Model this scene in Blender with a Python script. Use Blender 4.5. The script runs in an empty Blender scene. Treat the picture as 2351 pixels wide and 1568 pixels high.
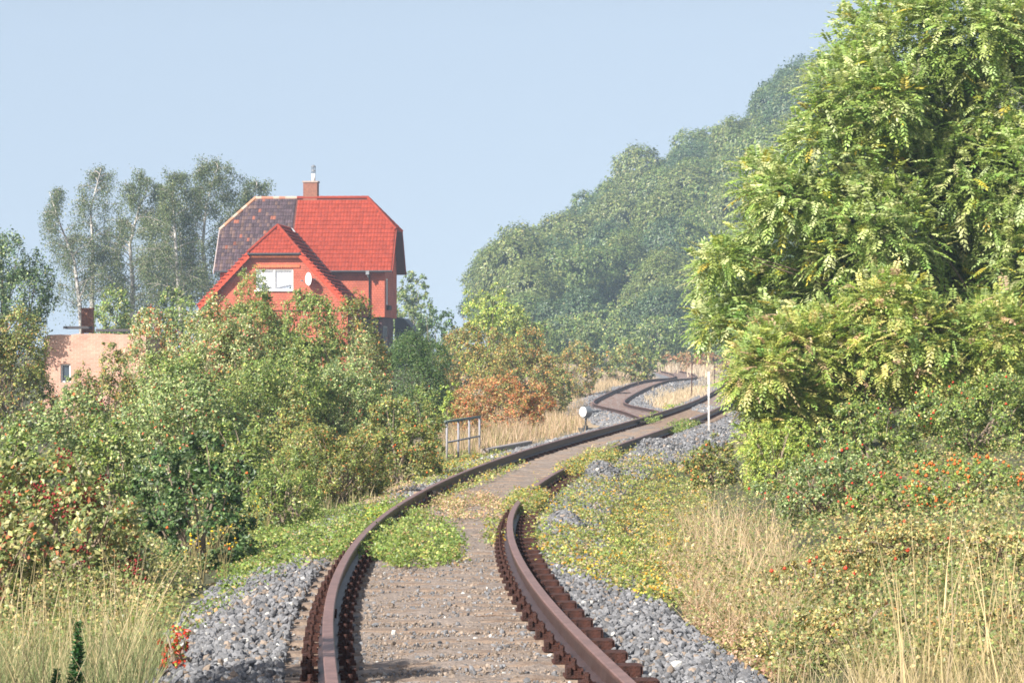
import bpy, bmesh, math, random
import numpy as np
from mathutils import Vector, Matrix

# ------------------------------------------------------------------ camera, sky, sun, exposure
SC = bpy.context.scene
COL = SC.collection
CAMZ = 1.6
F, CX, YH = 6530.0, 1175.5, 828.0          # focal length / centre / horizon of the photo measured on a 2351 px wide print
cd = bpy.data.cameras.new("camera"); cam = bpy.data.objects.new("camera", cd); COL.objects.link(cam)
cd.sensor_width = 36.0; cd.lens = F / 2351 * 36.0; cd.clip_start = 0.5; cd.clip_end = 5000
cam.location = (0, 0, CAMZ); cam.rotation_euler = (math.pi / 2 + math.atan((YH - 784) / F), 0, 0)
SC.camera = cam
SUN_EL, SUN_AZ = math.radians(36), math.radians(43)     # light travels to +X,+Y, sun stands behind the camera on the left
wd = bpy.data.worlds.new("World"); SC.world = wd; wd.use_nodes = True
nt = wd.node_tree
bg = nt.nodes["Background"]; sky = nt.nodes.new("ShaderNodeTexSky")
sky.sky_type = 'NISHITA'; sky.sun_disc = False; sky.sun_elevation = SUN_EL
sky.sun_rotation = math.pi + SUN_AZ; sky.air_density = 1.0; sky.dust_density = 0.6; sky.ozone_density = 2.0; sky.altitude = 100
stc = nt.nodes.new("ShaderNodeTexCoord"); sva = nt.nodes.new("ShaderNodeVectorMath"); sva.operation = 'ADD'; sva.inputs[1].default_value = (0, 0, .32)
svn = nt.nodes.new("ShaderNodeVectorMath"); svn.operation = 'NORMALIZE'
nt.links.new(stc.outputs["Generated"], sva.inputs[0]); nt.links.new(sva.outputs[0], svn.inputs[0]); nt.links.new(svn.outputs[0], sky.inputs["Vector"])   # hazy air: even sky down to the horizon
tint = nt.nodes.new("ShaderNodeMix"); tint.data_type = 'RGBA'; tint.blend_type = 'MULTIPLY'; tint.inputs[0].default_value = 1; tint.inputs[7].default_value = (2.02, 1.46, 1.02, 1)
nt.links.new(sky.outputs[0], tint.inputs[6]); nt.links.new(tint.outputs[2], bg.inputs[0]); bg.inputs[1].default_value = 0.093
sd = bpy.data.lights.new("sun", 'SUN'); sun = bpy.data.objects.new("sun", sd); COL.objects.link(sun)
sd.energy = 5.0; sd.angle = math.radians(0.5); sd.color = (1.0, 0.95, 0.88)
tv = Vector((math.sin(SUN_AZ) * math.cos(SUN_EL), math.cos(SUN_AZ) * math.cos(SUN_EL), -math.sin(SUN_EL)))
sun.rotation_euler = tv.to_track_quat('-Z', 'Y').to_euler(); sun.location = (-30, -30, 40)
SC.view_settings.view_transform = 'Standard'; SC.view_settings.look = 'None'
SC.view_settings.gamma = 1.0; SC.view_settings.exposure = 1.06
SC.cycles.max_bounces = 6; SC.cycles.diffuse_bounces = 3; SC.cycles.glossy_bounces = 2
SC.cycles.transmission_bounces = 3; SC.cycles.transparent_max_bounces = 6; SC.cycles.volume_bounces = 1
SC.cycles.use_denoising = True; SC.cycles.filter_width = 1.7

rng = np.random.default_rng(11); random.seed(5)

# ------------------------------------------------------------------ helpers
def tag(o, label=None, cat=None, group=None, kind=None):
    if label: o["label"] = label
    if cat: o["category"] = cat
    if group: o["group"] = group
    if kind: o["kind"] = kind
    return o

def empty(name, loc, rz=0.0):
    o = bpy.data.objects.new(name, None); COL.objects.link(o); o.location = loc; o.rotation_euler = (0, 0, rz)
    o.empty_display_size = 0.3
    return o

def link(name, me, mat, parent=None, loc=None):
    o = bpy.data.objects.new(name, me); COL.objects.link(o)
    if mat is not None:
        for m in (mat if isinstance(mat, (list, tuple)) else [mat]): me.materials.append(m)
    if parent is not None: o.parent = parent
    if loc is not None: o.location = loc
    return o

def np_mesh(name, V, quads=None, tris=None, cols=None, smooth=False):
    me = bpy.data.meshes.new(name)
    V = np.asarray(V, dtype=np.float32); me.vertices.add(len(V)); me.vertices.foreach_set("co", V.ravel())
    parts, sizes = [], []
    if quads is not None and len(quads): parts.append(np.asarray(quads, dtype=np.int32).ravel()); sizes += [4] * len(quads)
    if tris is not None and len(tris): parts.append(np.asarray(tris, dtype=np.int32).ravel()); sizes += [3] * len(tris)
    L = np.concatenate(parts); sizes = np.array(sizes, dtype=np.int32)
    me.loops.add(len(L)); me.loops.foreach_set("vertex_index", L)
    me.polygons.add(len(sizes)); st = np.concatenate([[0], np.cumsum(sizes)[:-1]]).astype(np.int32)
    me.polygons.foreach_set("loop_start", st)
    me.polygons.foreach_set("use_smooth", np.full(len(sizes), smooth, dtype=bool))
    if cols is not None:
        a = me.attributes.new("col", 'FLOAT_COLOR', 'POINT')
        c = np.ones((len(V), 4), dtype=np.float32); c[:, :3] = cols; a.data.foreach_set("color", c.ravel())
    me.update(calc_edges=True)
    return me

class MB:
    """collects boxes, polygons and tubes into one mesh"""
    def __init__(s): s.v = []; s.f = []; s.c = []
    def add(s, vs, fs, col=(1, 1, 1)):
        b = len(s.v); s.v += [tuple(v) for v in vs]; s.f += [tuple(i + b for i in f) for f in fs]; s.c += [col] * len(vs)
    def box(s, c, h, M=None, col=(1, 1, 1)):
        vs = [Vector((c[0] + sx * h[0], c[1] + sy * h[1], c[2] + sz * h[2])) for sx in (-1, 1) for sy in (-1, 1) for sz in (-1, 1)]
        if M is not None: vs = [M @ v for v in vs]
        s.add(vs, [(0, 1, 3, 2), (4, 6, 7, 5), (0, 4, 5, 1), (2, 3, 7, 6), (0, 2, 6, 4), (1, 5, 7, 3)], col)
    def tube(s, pts, rad, n=6, col=(1, 1, 1), caps=True):
        pts = [Vector(p) for p in pts]; rings = []
        for i, p in enumerate(pts):
            t = (pts[min(i + 1, len(pts) - 1)] - pts[max(i - 1, 0)]).normalized()
            a = t.cross(Vector((0.13, 0.31, 1.0)) if abs(t.z) < .9 else Vector((1, .1, 0))).normalized(); b = t.cross(a)
            r = rad[i] if isinstance(rad, (list, tuple)) else rad
            rings.append([p + (a * math.cos(q * 2 * math.pi / n) + b * math.sin(q * 2 * math.pi / n)) * r for q in range(n)])
        vs = [v for r in rings for v in r]; fs = []
        for i in range(len(pts) - 1):
            for q in range(n): fs.append((i * n + q, i * n + (q + 1) % n, (i + 1) * n + (q + 1) % n, (i + 1) * n + q))
        if caps: fs += [tuple(range(n))[::-1], tuple((len(pts) - 1) * n + q for q in range(n))]
        s.add(vs, fs, col)
    def prism(s, poly, d, col=(1, 1, 1)):
        """poly: list of Vectors, d: extrusion vector"""
        n = len(poly); vs = [Vector(p) for p in poly] + [Vector(p) + d for p in poly]
        fs = [tuple(range(n)), tuple(range(2 * n - 1, n - 1, -1))] + [(i, i + n, (i + 1) % n + n, (i + 1) % n) for i in range(n)]
        s.add(vs, fs, col)
    def mesh(s, name, smooth=False):
        me = bpy.data.meshes.new(name); me.from_pydata(s.v, [], s.f)
        a = me.attributes.new("col", 'FLOAT_COLOR', 'POINT')
        c = np.ones((len(s.v), 4), dtype=np.float32); c[:, :3] = s.c; a.data.foreach_set("color", c.ravel())
        if smooth: me.polygons.foreach_set("use_smooth", np.ones(len(me.polygons), dtype=bool))
        bm = bmesh.new(); bm.from_mesh(me); bmesh.ops.recalc_face_normals(bm, faces=bm.faces); bm.to_mesh(me); bm.free()
        me.update(); return me
    def build(s, name, mat, parent=None, smooth=False): return link(name, s.mesh(name, smooth), mat, parent)

# ------------------------------------------------------------------ materials
def mat(name, color=(.5, .5, .5), rough=.8, noise=None, nscale=8., bump=0., bscale=40., attr=False, spec=.3, metal=0., second=None, emit=None):
    m = bpy.data.materials.new(name); m.use_nodes = True; t = m.node_tree; b = t.nodes["Principled BSDF"]
    b.inputs["Roughness"].default_value = rough; b.inputs["Specular IOR Level"].default_value = spec; b.inputs["Metallic"].default_value = metal
    tc = t.nodes.new("ShaderNodeTexCoord"); src = None
    if attr:
        a = t.nodes.new("ShaderNodeAttribute"); a.attribute_name = "col"; src = a.outputs["Color"]
    if noise or second:
        n = t.nodes.new("ShaderNodeTexNoise"); n.inputs["Scale"].default_value = nscale; n.inputs["Detail"].default_value = 6; n.inputs["Roughness"].default_value = .65
        t.links.new(tc.outputs["Object"], n.inputs["Vector"])
        r = t.nodes.new("ShaderNodeValToRGB"); r.color_ramp.elements[0].position = .35; r.color_ramp.elements[1].position = .65
        c2 = second or tuple(c * (1 - (noise or .3)) for c in color)
        if src is not None:
            r.color_ramp.elements[0].color = (1 - noise,) * 3 + (1,); r.color_ramp.elements[1].color = (1 + noise * .4,) * 3 + (1,)
            mx = t.nodes.new("ShaderNodeMix"); mx.data_type = 'RGBA'; mx.blend_type = 'MULTIPLY'; mx.inputs[0].default_value = 1
            t.links.new(src, mx.inputs[6]); t.links.new(r.outputs[0], mx.inputs[7]); src = mx.outputs[2]
        else:
            r.color_ramp.elements[0].color = (*c2, 1); r.color_ramp.elements[1].color = (*color, 1); src = r.outputs[0]
        t.links.new(n.outputs[0], r.inputs[0])
    if src is not None: t.links.new(src, b.inputs["Base Color"])
    else: b.inputs["Base Color"].default_value = (*color, 1)
    if bump:
        n2 = t.nodes.new("ShaderNodeTexNoise"); n2.inputs["Scale"].default_value = bscale; n2.inputs["Detail"].default_value = 5
        t.links.new(tc.outputs["Object"], n2.inputs["Vector"])
        bp = t.nodes.new("ShaderNodeBump"); bp.inputs["Strength"].default_value = bump; bp.inputs["Distance"].default_value = .02
        t.links.new(n2.outputs[0], bp.inputs["Height"]); t.links.new(bp.outputs[0], b.inputs["Normal"])
    return m

def leaf_mat(name, trans=.3, rough=.5, spec=.35):
    m = bpy.data.materials.new(name); m.use_nodes = True; t = m.node_tree; b = t.nodes["Principled BSDF"]; o = t.nodes["Material Output"]
    a = t.nodes.new("ShaderNodeAttribute"); a.attribute_name = "col"
    b.inputs["Roughness"].default_value = rough; b.inputs["Specular IOR Level"].default_value = spec
    t.links.new(a.outputs["Color"], b.inputs["Base Color"])
    tr = t.nodes.new("ShaderNodeBsdfTranslucent")
    mx = t.nodes.new("ShaderNodeMix"); mx.data_type = 'RGBA'; mx.blend_type = 'MULTIPLY'; mx.inputs[0].default_value = 1; mx.inputs[7].default_value = (1.3, 1.35, .6, 1)
    t.links.new(a.outputs["Color"], mx.inputs[6]); t.links.new(mx.outputs[2], tr.inputs["Color"])
    ms = t.nodes.new("ShaderNodeMixShader"); ms.inputs[0].default_value = trans
    t.links.new(b.outputs[0], ms.inputs[1]); t.links.new(tr.outputs[0], ms.inputs[2]); t.links.new(ms.outputs[0], o.inputs["Surface"])
    return m

M_LEAF = leaf_mat("leaf", .33, .42, .5); M_GRASS = leaf_mat("grass_blade", .2, .6, .2); M_BERRY = leaf_mat("berry", .05, .4, .4)
M_BARK = mat("bark", (.16, .12, .09), .9, .5, 20, .4)
M_BIRCH = mat("birch_bark", (.72, .68, .62), .8, second=(.12, .11, .1), nscale=2.2)
M_BIRCHTW = mat('birch_branch', (.42, .37, .32), .85)
M_TWIG = mat("twig", (.26, .20, .15), .85)
M_RAIL = mat("rail_rust", attr=True, rough=.5, noise=.3, nscale=9, bump=.2, bscale=60, spec=.45)
M_RUST = mat("rust", (.085, .032, .022), .85, second=(.03, .014, .011), nscale=22, bump=.4, bscale=80)
M_DUSTY = mat("dusty_sleeper", (.27, .205, .155), .95, second=(.17, .12, .09), nscale=9, bump=.6, bscale=50)
M_STONE = mat("ballast_stone", attr=True, rough=.9, noise=.25, nscale=60, bump=.3, bscale=120)
M_BRICK = mat("chimney_brick", (.30, .135, .09), .9, .4, 9, .3)

# ------------------------------------------------------------------ track alignment (surveyed centre lines)
KM = np.array([13, 18, 24, 31, 38, 46, 56, 70, 90, 112, 135, 165.])
XM = np.array([-0.046, -0.408, -0.672, -0.775, -0.632, -0.018, 1.225, 3.098, 5.441, 7.798, 10.044, 12.856])
ZM = np.array([-0.024, -0.043, -0.102, -0.192, -0.239, -0.188, -0.09, -0.033, -0.022, -0.026, 0.015, 0.062])
KB = np.array([75.0, 90.0, 105.0, 120.0, 135.0, 150.0, 165.0, 180.0, 195.0, 210.0, 230.0])
XB = np.array([4.274, 5.449, 5.609, 5.348, 4.659, 5.472, 6.954, 9.204, 11.533, 12.765, 12.81])
ZB = np.array([-0.111, -0.277, -0.514, -0.491, -0.422, -0.257, 0.001, 0.379, 0.419, 0.557, 0.789])
XB[0] = 3.70; ZB[0] = -0.03

def spl(kn, v):
    n = len(kn); h = np.diff(kn); A = np.eye(n); b = np.zeros(n)
    for i in range(1, n - 1):
        A[i, i - 1] = h[i - 1]; A[i, i] = 2 * (h[i - 1] + h[i]); A[i, i + 1] = h[i]
        b[i] = 6 * ((v[i + 1] - v[i]) / h[i] - (v[i] - v[i - 1]) / h[i - 1])
    m = np.linalg.solve(A, b)
    def f(y):
        y = np.asarray(y, dtype=float); yc = np.clip(y, kn[0], kn[-1])
        j = np.clip(np.searchsorted(kn, yc) - 1, 0, n - 2); t = yc - kn[j]; hh = h[j]
        r = v[j] + t * ((v[j + 1] - v[j]) / hh - hh * (2 * m[j] + m[j + 1]) / 6) + t * t * m[j] / 2 + t ** 3 * (m[j + 1] - m[j]) / (6 * hh)
        s0 = (v[1] - v[0]) / h[0] - h[0] * m[1] / 6; s1 = (v[-1] - v[-2]) / h[-1]
        return r + (y < kn[0]) * (y - kn[0]) * s0 + (y > kn[-1]) * (y - kn[-1]) * s1
    return f
mx_, mz_ = spl(KM, XM), spl(KM, ZM); bx_, bz_ = spl(KB, XB), spl(KB, ZB)
def mz(y): return np.where(np.asarray(y) < 13, -0.024, mz_(np.minimum(y, 190)))
def bz(y): return bz_(np.clip(y, 75, 235))
def mxs(y): return mx_(y)
def bxs(y): return bx_(np.maximum(y, 75))

def sstep(a, b, x):
    t = np.clip((x - a) / (b - a), 0, 1); return t * t * (3 - 2 * t)

def vnoise(x, y, s, seed=0):
    x = np.asarray(x) / s + seed * 13.7; y = np.asarray(y) / s - seed * 7.1
    return (np.sin(x * 1.7 + 1.3 * np.sin(y * 1.1)) + np.sin(y * 1.9 + 1.1 * np.sin(x * 1.3 + 2)) + .6 * np.sin(3.1 * x + 2.3 * y)) / 2.6

def ground(x, y):
    x = np.asarray(x, dtype=float); y = np.asarray(y, dtype=float)
    dm = x - mxs(y); db = np.where(y > 76, x - bxs(y), 99.)
    wm = 1 / (.3 + np.abs(dm)) ** 3; wb = np.where(y > 76, 1 / (.3 + np.abs(db)) ** 3, 0.)
    wb = wb * sstep(76, 86, y)
    base = (mz(y) * wm + bz(y) * wb) / (wm + wb)
    far = np.interp(y, [0, 200, 240, 300, 360, 2000], [0, .45, .9, 1.5, 2.8, 3.])
    base = base + (far - base) * sstep(190, 240, y)
    d = np.minimum(np.abs(dm), np.abs(db))
    z = base - .20 - .22 * sstep(1.25, 2.4, d) + .017 * (1 - sstep(.5, .66, d))
    left = np.where(dm < 0, 1., 0.) * np.where(db < 0, 1., np.where(y > 90, 0., 1.))
    z = z + left * sstep(2.5, 9, d) * 1.3 * sstep(105, 165, y) * (1 - sstep(200, 300, y))
    right = np.where(dm > 0, 1., 0.)
    z = z + right * sstep(2.0, 7.5, d) * 1.1 * (1 - sstep(120, 200, y))
    z = z + .06 * vnoise(x, y, 1.7) * sstep(1.6, 3, d)
    # wooded hill on the right, rising away from the line
    crest = np.interp(x, [-60, -14, -5, 0, 15, 30, 38, 48, 81, 150, 400], [0, 0, .5, 3.5, 13.5, 22.5, 28, 34, 46, 60, 75])
    z = z + crest * sstep(300, 440, y - .25 * np.abs(np.minimum(x, 0)))
    return z

def P(px, py, Y): return np.array([(px - CX) * Y / F, Y, CAMZ - (py - YH) * Y / F])
def gpt(px, Y): x = (px - CX) * Y / F; return float(x), float(Y), float(ground(x, Y))
def ray_ground(px, py):
    px = np.asarray(px, dtype=float); py = np.asarray(py, dtype=float); Y = 1.9 * F / (py - YH)
    for _ in range(40):
        x = (px - CX) * Y / F; Yn = (CAMZ - ground(x, Y)) * F / (py - YH); Y = np.clip(Y * .6 + Yn * .4, 12, 330)
    return (px - CX) * Y / F, Y

# ------------------------------------------------------------------ terrain
def terrain():
    xs = np.concatenate([-np.geomspace(400, 8.2, 40), np.arange(-8, 16, .16), np.geomspace(16.3, 400, 45)])
    ys = np.concatenate([np.arange(-30, 12, 3), np.arange(12, 60, .22), np.arange(60, 130, .7), np.arange(130, 300, 2.5), np.arange(300, 560, 8), np.geomspace(560, 2500, 20)])
    X, Y = np.meshgrid(xs, ys); Z = ground(X, Y)
    dm = np.abs(X - mxs(Y)); db = np.where(Y > 76, np.abs(X - bxs(Y)), 99.); d = np.minimum(dm, db)
    Z = Z + .014 * rng.standard_normal(X.shape) * (d < 3)
    V = np.stack([X, Y, Z], -1).reshape(-1, 3)
    ny, nx = X.shape; i = np.arange(ny * nx).reshape(ny, nx)
    q = np.stack([i[:-1, :-1], i[:-1, 1:], i[1:, 1:], i[1:, :-1]], -1).reshape(-1, 4)
    n1 = vnoise(X, Y, .5, 1); n2 = vnoise(X, Y, 2.3, 2)
    dirt = np.array([.26, .21, .175]); grav = np.array([.17, .175, .185]); soil = np.array([.085, .085, .045]); straw = np.array([.40, .30, .19]); rusty = np.array([.25, .19, .165])
    w_d = 1 - sstep(1.0, 1.35, d + .12 * n1); w_g = (1 - sstep(1.5, 2.1, d + .2 * n1)) * (1 - w_d)
    w_s = 1 - w_d - w_g
    gcol = soil[None, None] * (1 + .3 * n2[..., None])
    st = sstep(55, 95, Y) * (1 - sstep(200, 260, Y)) * (X > -3) * (X < 26)
    gcol = gcol * (1 - st[..., None]) + straw * (1 + .12 * n1[..., None]) * st[..., None]
    dcol = dirt * (1 + .12 * n1[..., None]); fr = sstep(70, 110, Y)[..., None]; dcol = dcol * (1 - fr) + rusty * fr
    C = w_d[..., None] * dcol + w_g[..., None] * grav * (1 + .1 * n1[..., None]) + w_s[..., None] * gcol
    m = mat("ground", attr=True, rough=.95, noise=.35, nscale=14, bump=.8, bscale=35)
    o = link("ground", np_mesh("ground", V, quads=q, cols=C.reshape(-1, 3), smooth=True), m); tag(o, kind="structure")
terrain()

# ------------------------------------------------------------------ railway
PROF = [(-.062, -.150), (.062, -.150), (.062, -.138), (.012, -.118), (.009, -.045), (.034, -.032), (.036, -.006), (.029, 0), (-.029, 0), (-.036, -.006), (-.034, -.032), (-.009, -.045), (-.012, -.118), (-.062, -.138)]
def rail_mesh(xf, zf, y0, y1, off, name):
    ys = []; y = y0
    while y < y1: ys.append(y); y += .35 if y < 40 else .8
    ys.append(y1); ys = np.array(ys); x = xf(ys); z = zf(ys); dx = (xf(ys + .05) - xf(ys - .05)) / .1
    n = np.sqrt(1 + dx * dx); nx, ny = 1 / n, -dx / n; k = len(PROF); V = []
    for a, b in PROF: V.append(np.stack([x + nx * (off + a), ys + ny * (off + a), z + b], 1))
    V = np.stack(V, 1).reshape(-1, 3); i = np.arange(len(ys) - 1)[:, None] * k; j = np.arange(k)[None]; jn = (j + 1) % k
    q = np.stack([i + j, i + jn, i + k + jn, i + k + j], -1).reshape(-1, 4)
    shade = np.array([(.05, .026, .022)] * 6 + [(.13, .068, .055)] + [(.20, .115, .098)] * 2 + [(.13, .068, .055)] + [(.05, .026, .022)] * 4)  # webs dark rust, darkened further to paint in their shadow; heads lighter from polish
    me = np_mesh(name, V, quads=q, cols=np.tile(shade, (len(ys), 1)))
    return me

def track_frame(xf, y):
    dx = float((xf(y + .05) - xf(y - .05)) / .1); n = math.hypot(1, dx)
    return Matrix(((1 / n, dx / n, 0), (-dx / n, 1 / n, 0), (0, 0, 1))).to_4x4()   # columns: across, along, up

def baseplate_mesh():
    b = MB()
    b.box((0, 0, .009), (.165, .08, .009))
    for s in (-1, 1):
        b.box((s * .105, 0, .03), (.035, .055, .012))
        b.box((s * .078, 0, .045), (.02, .05, .008))
        for t in (-.035, .035):
            b.tube([(s * .108, t, .035), (s * .108, t, .105)], .014, 6)
            b.tube([(s * .108, t, .045), (s * .108, t, .068)], .026, 6)
        b.box((s * .142, 0, .04), (.012, .07, .022))
    return b.mesh("baseplate")

def sleeper_mesh(half_l, half_r, seed=0, coarse=False):
    b = MB(); r = random.Random(seed)
    prof = [(-.13, -.10), (-.115, -.02), (-.09, 0), (.09, 0), (.115, -.02), (.13, -.10)]
    n = 3 if coarse else 14; vs = []; k = len(prof)
    for i in range(n + 1):
        u = -half_l + (half_l + half_r) * i / n
        dz = 0 if coarse else r.uniform(-.012, .006)
        for a, c in prof: vs.append((u, a + (0 if coarse else r.uniform(-.012, .012)), c + dz))
    fs = [(i * k + j, i * k + j + 1, (i + 1) * k + j + 1, (i + 1) * k + j) for i in range(n) for j in range(k - 1)]
    fs += [tuple(range(k)), tuple(n * k + j for j in range(k))]
    b.add(vs, fs)
    return b

def railway():
    root = empty("railway_track", (float(mxs(14)), 14, float(mz(14)) - .2))
    tag(root, "rusty main line curving away through the weeds from the bottom of the photo", "railway track")
    off = Matrix.Translation(-Vector(root.location))
    for s in (-1, 1):
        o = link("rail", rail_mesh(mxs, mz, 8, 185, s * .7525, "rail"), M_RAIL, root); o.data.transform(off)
    # short fishplates at the rail joints
    for (y, s) in ((19.6, -1), (31.5, 1), (41, -1)):
        b = MB(); M = Matrix.Translation((float(mxs(y)), y, float(mz(y)))) @ track_frame(mxs, y)
        for sd_ in (-1, 1):
            b.box((s * .7525 + sd_ * .022, 0, -.08), (.009, .28, .03), M)
            for q in (-.2, -.07, .07, .2): b.box((s * .7525 + sd_ * .036, q, -.08), (.010, .014, .014), M)
        o = b.build("fishplate", M_RUST, root); o.data.transform(off)
    bp = baseplate_mesh(); y = 13.1; i = 0; far = MB(); farp = MB()
    stub = MB()
    # steel trough stub seen beside the right rail
    stub.box((.92, 0, -.012), (.10, .085, .022)); stub.box((1.024, 0, -.07), (.008, .085, .078)); stub.box((.92, -.088, -.06), (.098, .006, .07)); stub.box((.92, .088, -.06), (.098, .006, .07))
    stub_me = stub.mesh("sleeper_end")
    protos = [sleeper_mesh(1.13, .84, k).mesh("sleeper") for k in range(5)]
    while y < 183:
        M = Matrix.Translation((float(mxs(y)), y, float(mz(y)) - .172)) @ track_frame(mxs, y)
        if y < 75:
            o = link("sleeper", protos[i % 5], M_DUSTY if not protos[i % 5].materials else None, root); o.matrix_local = off @ M
            if y < 48:
                for s in (-1, 1):
                    c = link("baseplate", bp, M_RUST if not bp.materials else None, o); c.location = (s * .7525, 0, .001)
                c = link("sleeper_end", stub_me, M_RUST if not stub_me.materials else None, o); c.location = (0, 0, .06)
        else:
            far.box((0, 0, -.055), (1.1, .11, .045), off @ M)
        for s in (-1, 1):
            if y >= 48: farp.box((s * .7525, 0, .012), (.16, .09, .02), off @ M)
        y += .78; i += 1
    tag(far.build("sleeper", M_DUSTY, root), kind="stuff"); tag(farp.build("baseplate", M_RUST, root), kind="stuff")

    br = empty("branch_track", (float(bxs(92)), 92, float(bz(92)) - .2))
    tag(br, "second track leaving the switch and winding in an S bend towards the hill", "railway track")
    off = Matrix.Translation(-Vector(br.location))
    for s in (-1, 1):
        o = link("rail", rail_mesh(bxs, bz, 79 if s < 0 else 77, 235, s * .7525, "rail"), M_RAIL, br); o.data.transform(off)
    far = MB(); y = 84
    while y < 234:
        M = off @ Matrix.Translation((float(bxs(y)), y, float(bz(y)) - .165)) @ track_frame(bxs, y)
        far.box((0, 0, -.055), (1.1, .11, .045), M)
        for s in (-1, 1): far.box((s * .7525, 0, .014), (.15, .09, .02), M)
        y += .8
    tag(far.build("sleeper", mat('brown_sleeper', (.22, .16, .14), .9, .35, 6), br), kind="stuff")
    cr = MB()
    for y in (80., 82.):   # check rails beside the frog
        pass
    ys = np.arange(81, 87, .5); cr.tube([(float(mxs(v)) + .66, v, float(mz(v)) - .03) for v in ys], .025, 4)
    o = cr.build("check_rail", M_RAIL, br); o.data.transform(off)
railway()

# ------------------------------------------------------------------ ballast
def stones(name, X, Y, Z, S, cols, detail=1):
    bm = bmesh.new(); bmesh.ops.create_icosphere(bm, subdivisions=detail, radius=1.0)
    bv = np.array([v.co[:] for v in bm.verts]); bf = np.array([[v.index for v in f.verts] for f in bm.faces]); bm.free()
    kinds = []
    for k in range(9):
        v = bv * (1 + .28 * rng.standard_normal((len(bv), 1)).clip(-1.2, 1.2))
        for _ in range(5):       # chop with planes for broken faces
            n = rng.standard_normal(3); n /= np.linalg.norm(n); dd = v @ n; h = .55 + .2 * rng.random(); v = v - np.maximum(dd - h, 0)[:, None] * n
        kinds.append(v)
    kinds = np.array(kinds); N = len(X); K = kinds[rng.integers(0, 9, N)]
    q = rng.standard_normal((N, 4)); q /= np.linalg.norm(q, axis=1)[:, None]; w, x, y, z = q.T
    R = np.stack([1 - 2 * (y * y + z * z), 2 * (x * y - z * w), 2 * (x * z + y * w), 2 * (x * y + z * w), 1 - 2 * (x * x + z * z), 2 * (y * z - x * w), 2 * (x * z - y * w), 2 * (y * z + x * w), 1 - 2 * (x * x + y * y)], 1).reshape(N, 3, 3)
    sc = S[:, None] * (1 + .25 * rng.uniform(-1, 1, (N, 3))); sc = sc[:, None, :]
    V = np.einsum('nij,nkj->nki', R, K * sc) + np.stack([X, Y, Z], 1)[:, None]
    V = V.reshape(-1, 3); T = (bf[None] + (np.arange(N) * len(bv))[:, None, None]).reshape(-1, 3)
    C = np.repeat(cols, len(bv), 0)
    o = link(name, np_mesh(name, V, tris=T, cols=C), M_STONE); tag(o, kind="stuff"); return o

def stone_cols(N, tan=.15):
    g = rng.uniform(.12, .24, N); c = np.stack([g * 1.0, g * 1.01, g * 1.05], 1)
    t = rng.random(N) < tan; c[t] = np.array([.30, .24, .19]) * rng.uniform(.6, 1.15, (t.sum(), 1))
    w = rng.random(N) < .018; c[w] = np.array([.5, .49, .46]); return c

def ballast():
    def field(n, y0, y1, a, b, smin, smax, tan, xf=mxs, lift=.0, power=1.6):
        u = rng.random(n); Y = y0 * (y1 / y0) ** (u ** 1.0)
        D = rng.uniform(a, b, n); X = xf(Y) + D; S = rng.uniform(smin, smax, n)
        Z = ground(X, Y) + S * .25 + lift * rng.random(n); return X, Y, Z, S, stone_cols(n, tan)
    def cat(*fs): return [np.concatenate([f[i] for f in fs]) for i in range(5)]
    A = cat(field(11000, 13, 26, -1.95, -1.02, .014, .034, .12, lift=.05),
            field(9500, 13, 26, 1.03, 1.85, .014, .034, .08, lift=.05), field(1500, 13, 26, .84, 1.05, .012, .022, .3, lift=.02),
            field(2000, 13, 40, -.62, .64, .008, .024, .5))
    stones("ballast_gravel", *A, detail=1)
    B = cat(field(18000, 13, 45, -.68, .68, .004, .011, .75),
            field(3500, 13, 45, -1.2, -.85, .006, .016, .4),
            field(5000, 26, 60, 1.0, 1.9, .02, .04, .1, lift=.03),
            field(4500, 26, 60, -2., -1.0, .02, .04, .2, lift=.03),
            field(5000, 55, 130, 1.0, 2.2, .03, .06, .1, lift=.03), field(6000, 52, 130, -2.2, -1.0, .03, .06, .15, lift=.03),
            field(4000, 86, 200, 1.0, 2.1, .04, .08, .1, xf=bxs, lift=.03), field(5000, 86, 200, -2.4, -1.0, .04, .08, .1, xf=bxs, lift=.03))
    stones("gravel", *B, detail=1)
    # grey heaps of fresh ballast right of the line
    hp = []
    for (px, py, rx, ry, h, n) in ((1300, 1205, .28, 1.1, .16, 700), (1375, 1090, .42, 2.4, .22, 900), (1490, 1025, .9, 4., .15, 900)):
        x, y = ray_ground(px, py); a = rng.uniform(0, 2 * np.pi, n); r = np.sqrt(rng.random(n)); X = x + rx * r * np.cos(a); Y = y + ry * r * np.sin(a)
        S = rng.uniform(.025, .045, n); hp.append((X, Y, ground(X, Y) + h * (1 - r ** 2) * rng.uniform(.6, 1, n), S, stone_cols(n, .08)))
    stones("gravel_heap", *cat(*hp), detail=1)
ballast()

# ------------------------------------------------------------------ foliage generators
def jitter_cols(pal, N, var=.22):
    """pal: list of (weight, (r,g,b))"""
    w = np.array([p[0] for p in pal], dtype=float); w /= w.sum(); c = np.array([p[1] for p in pal])
    C = c[rng.choice(len(pal), N, p=w)] * 1.45; g_ = C.mean(1, keepdims=True); C = (g_ + (C - g_) * 1.22).clip(.004, 1)
    return C * rng.lognormal(0, var, (N, 1)) * (1 + .06 * rng.standard_normal((N, 3))).clip(.7, 1.3)

def norm(v): return v / (np.linalg.norm(v, axis=-1, keepdims=True) + 1e-9)

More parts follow.
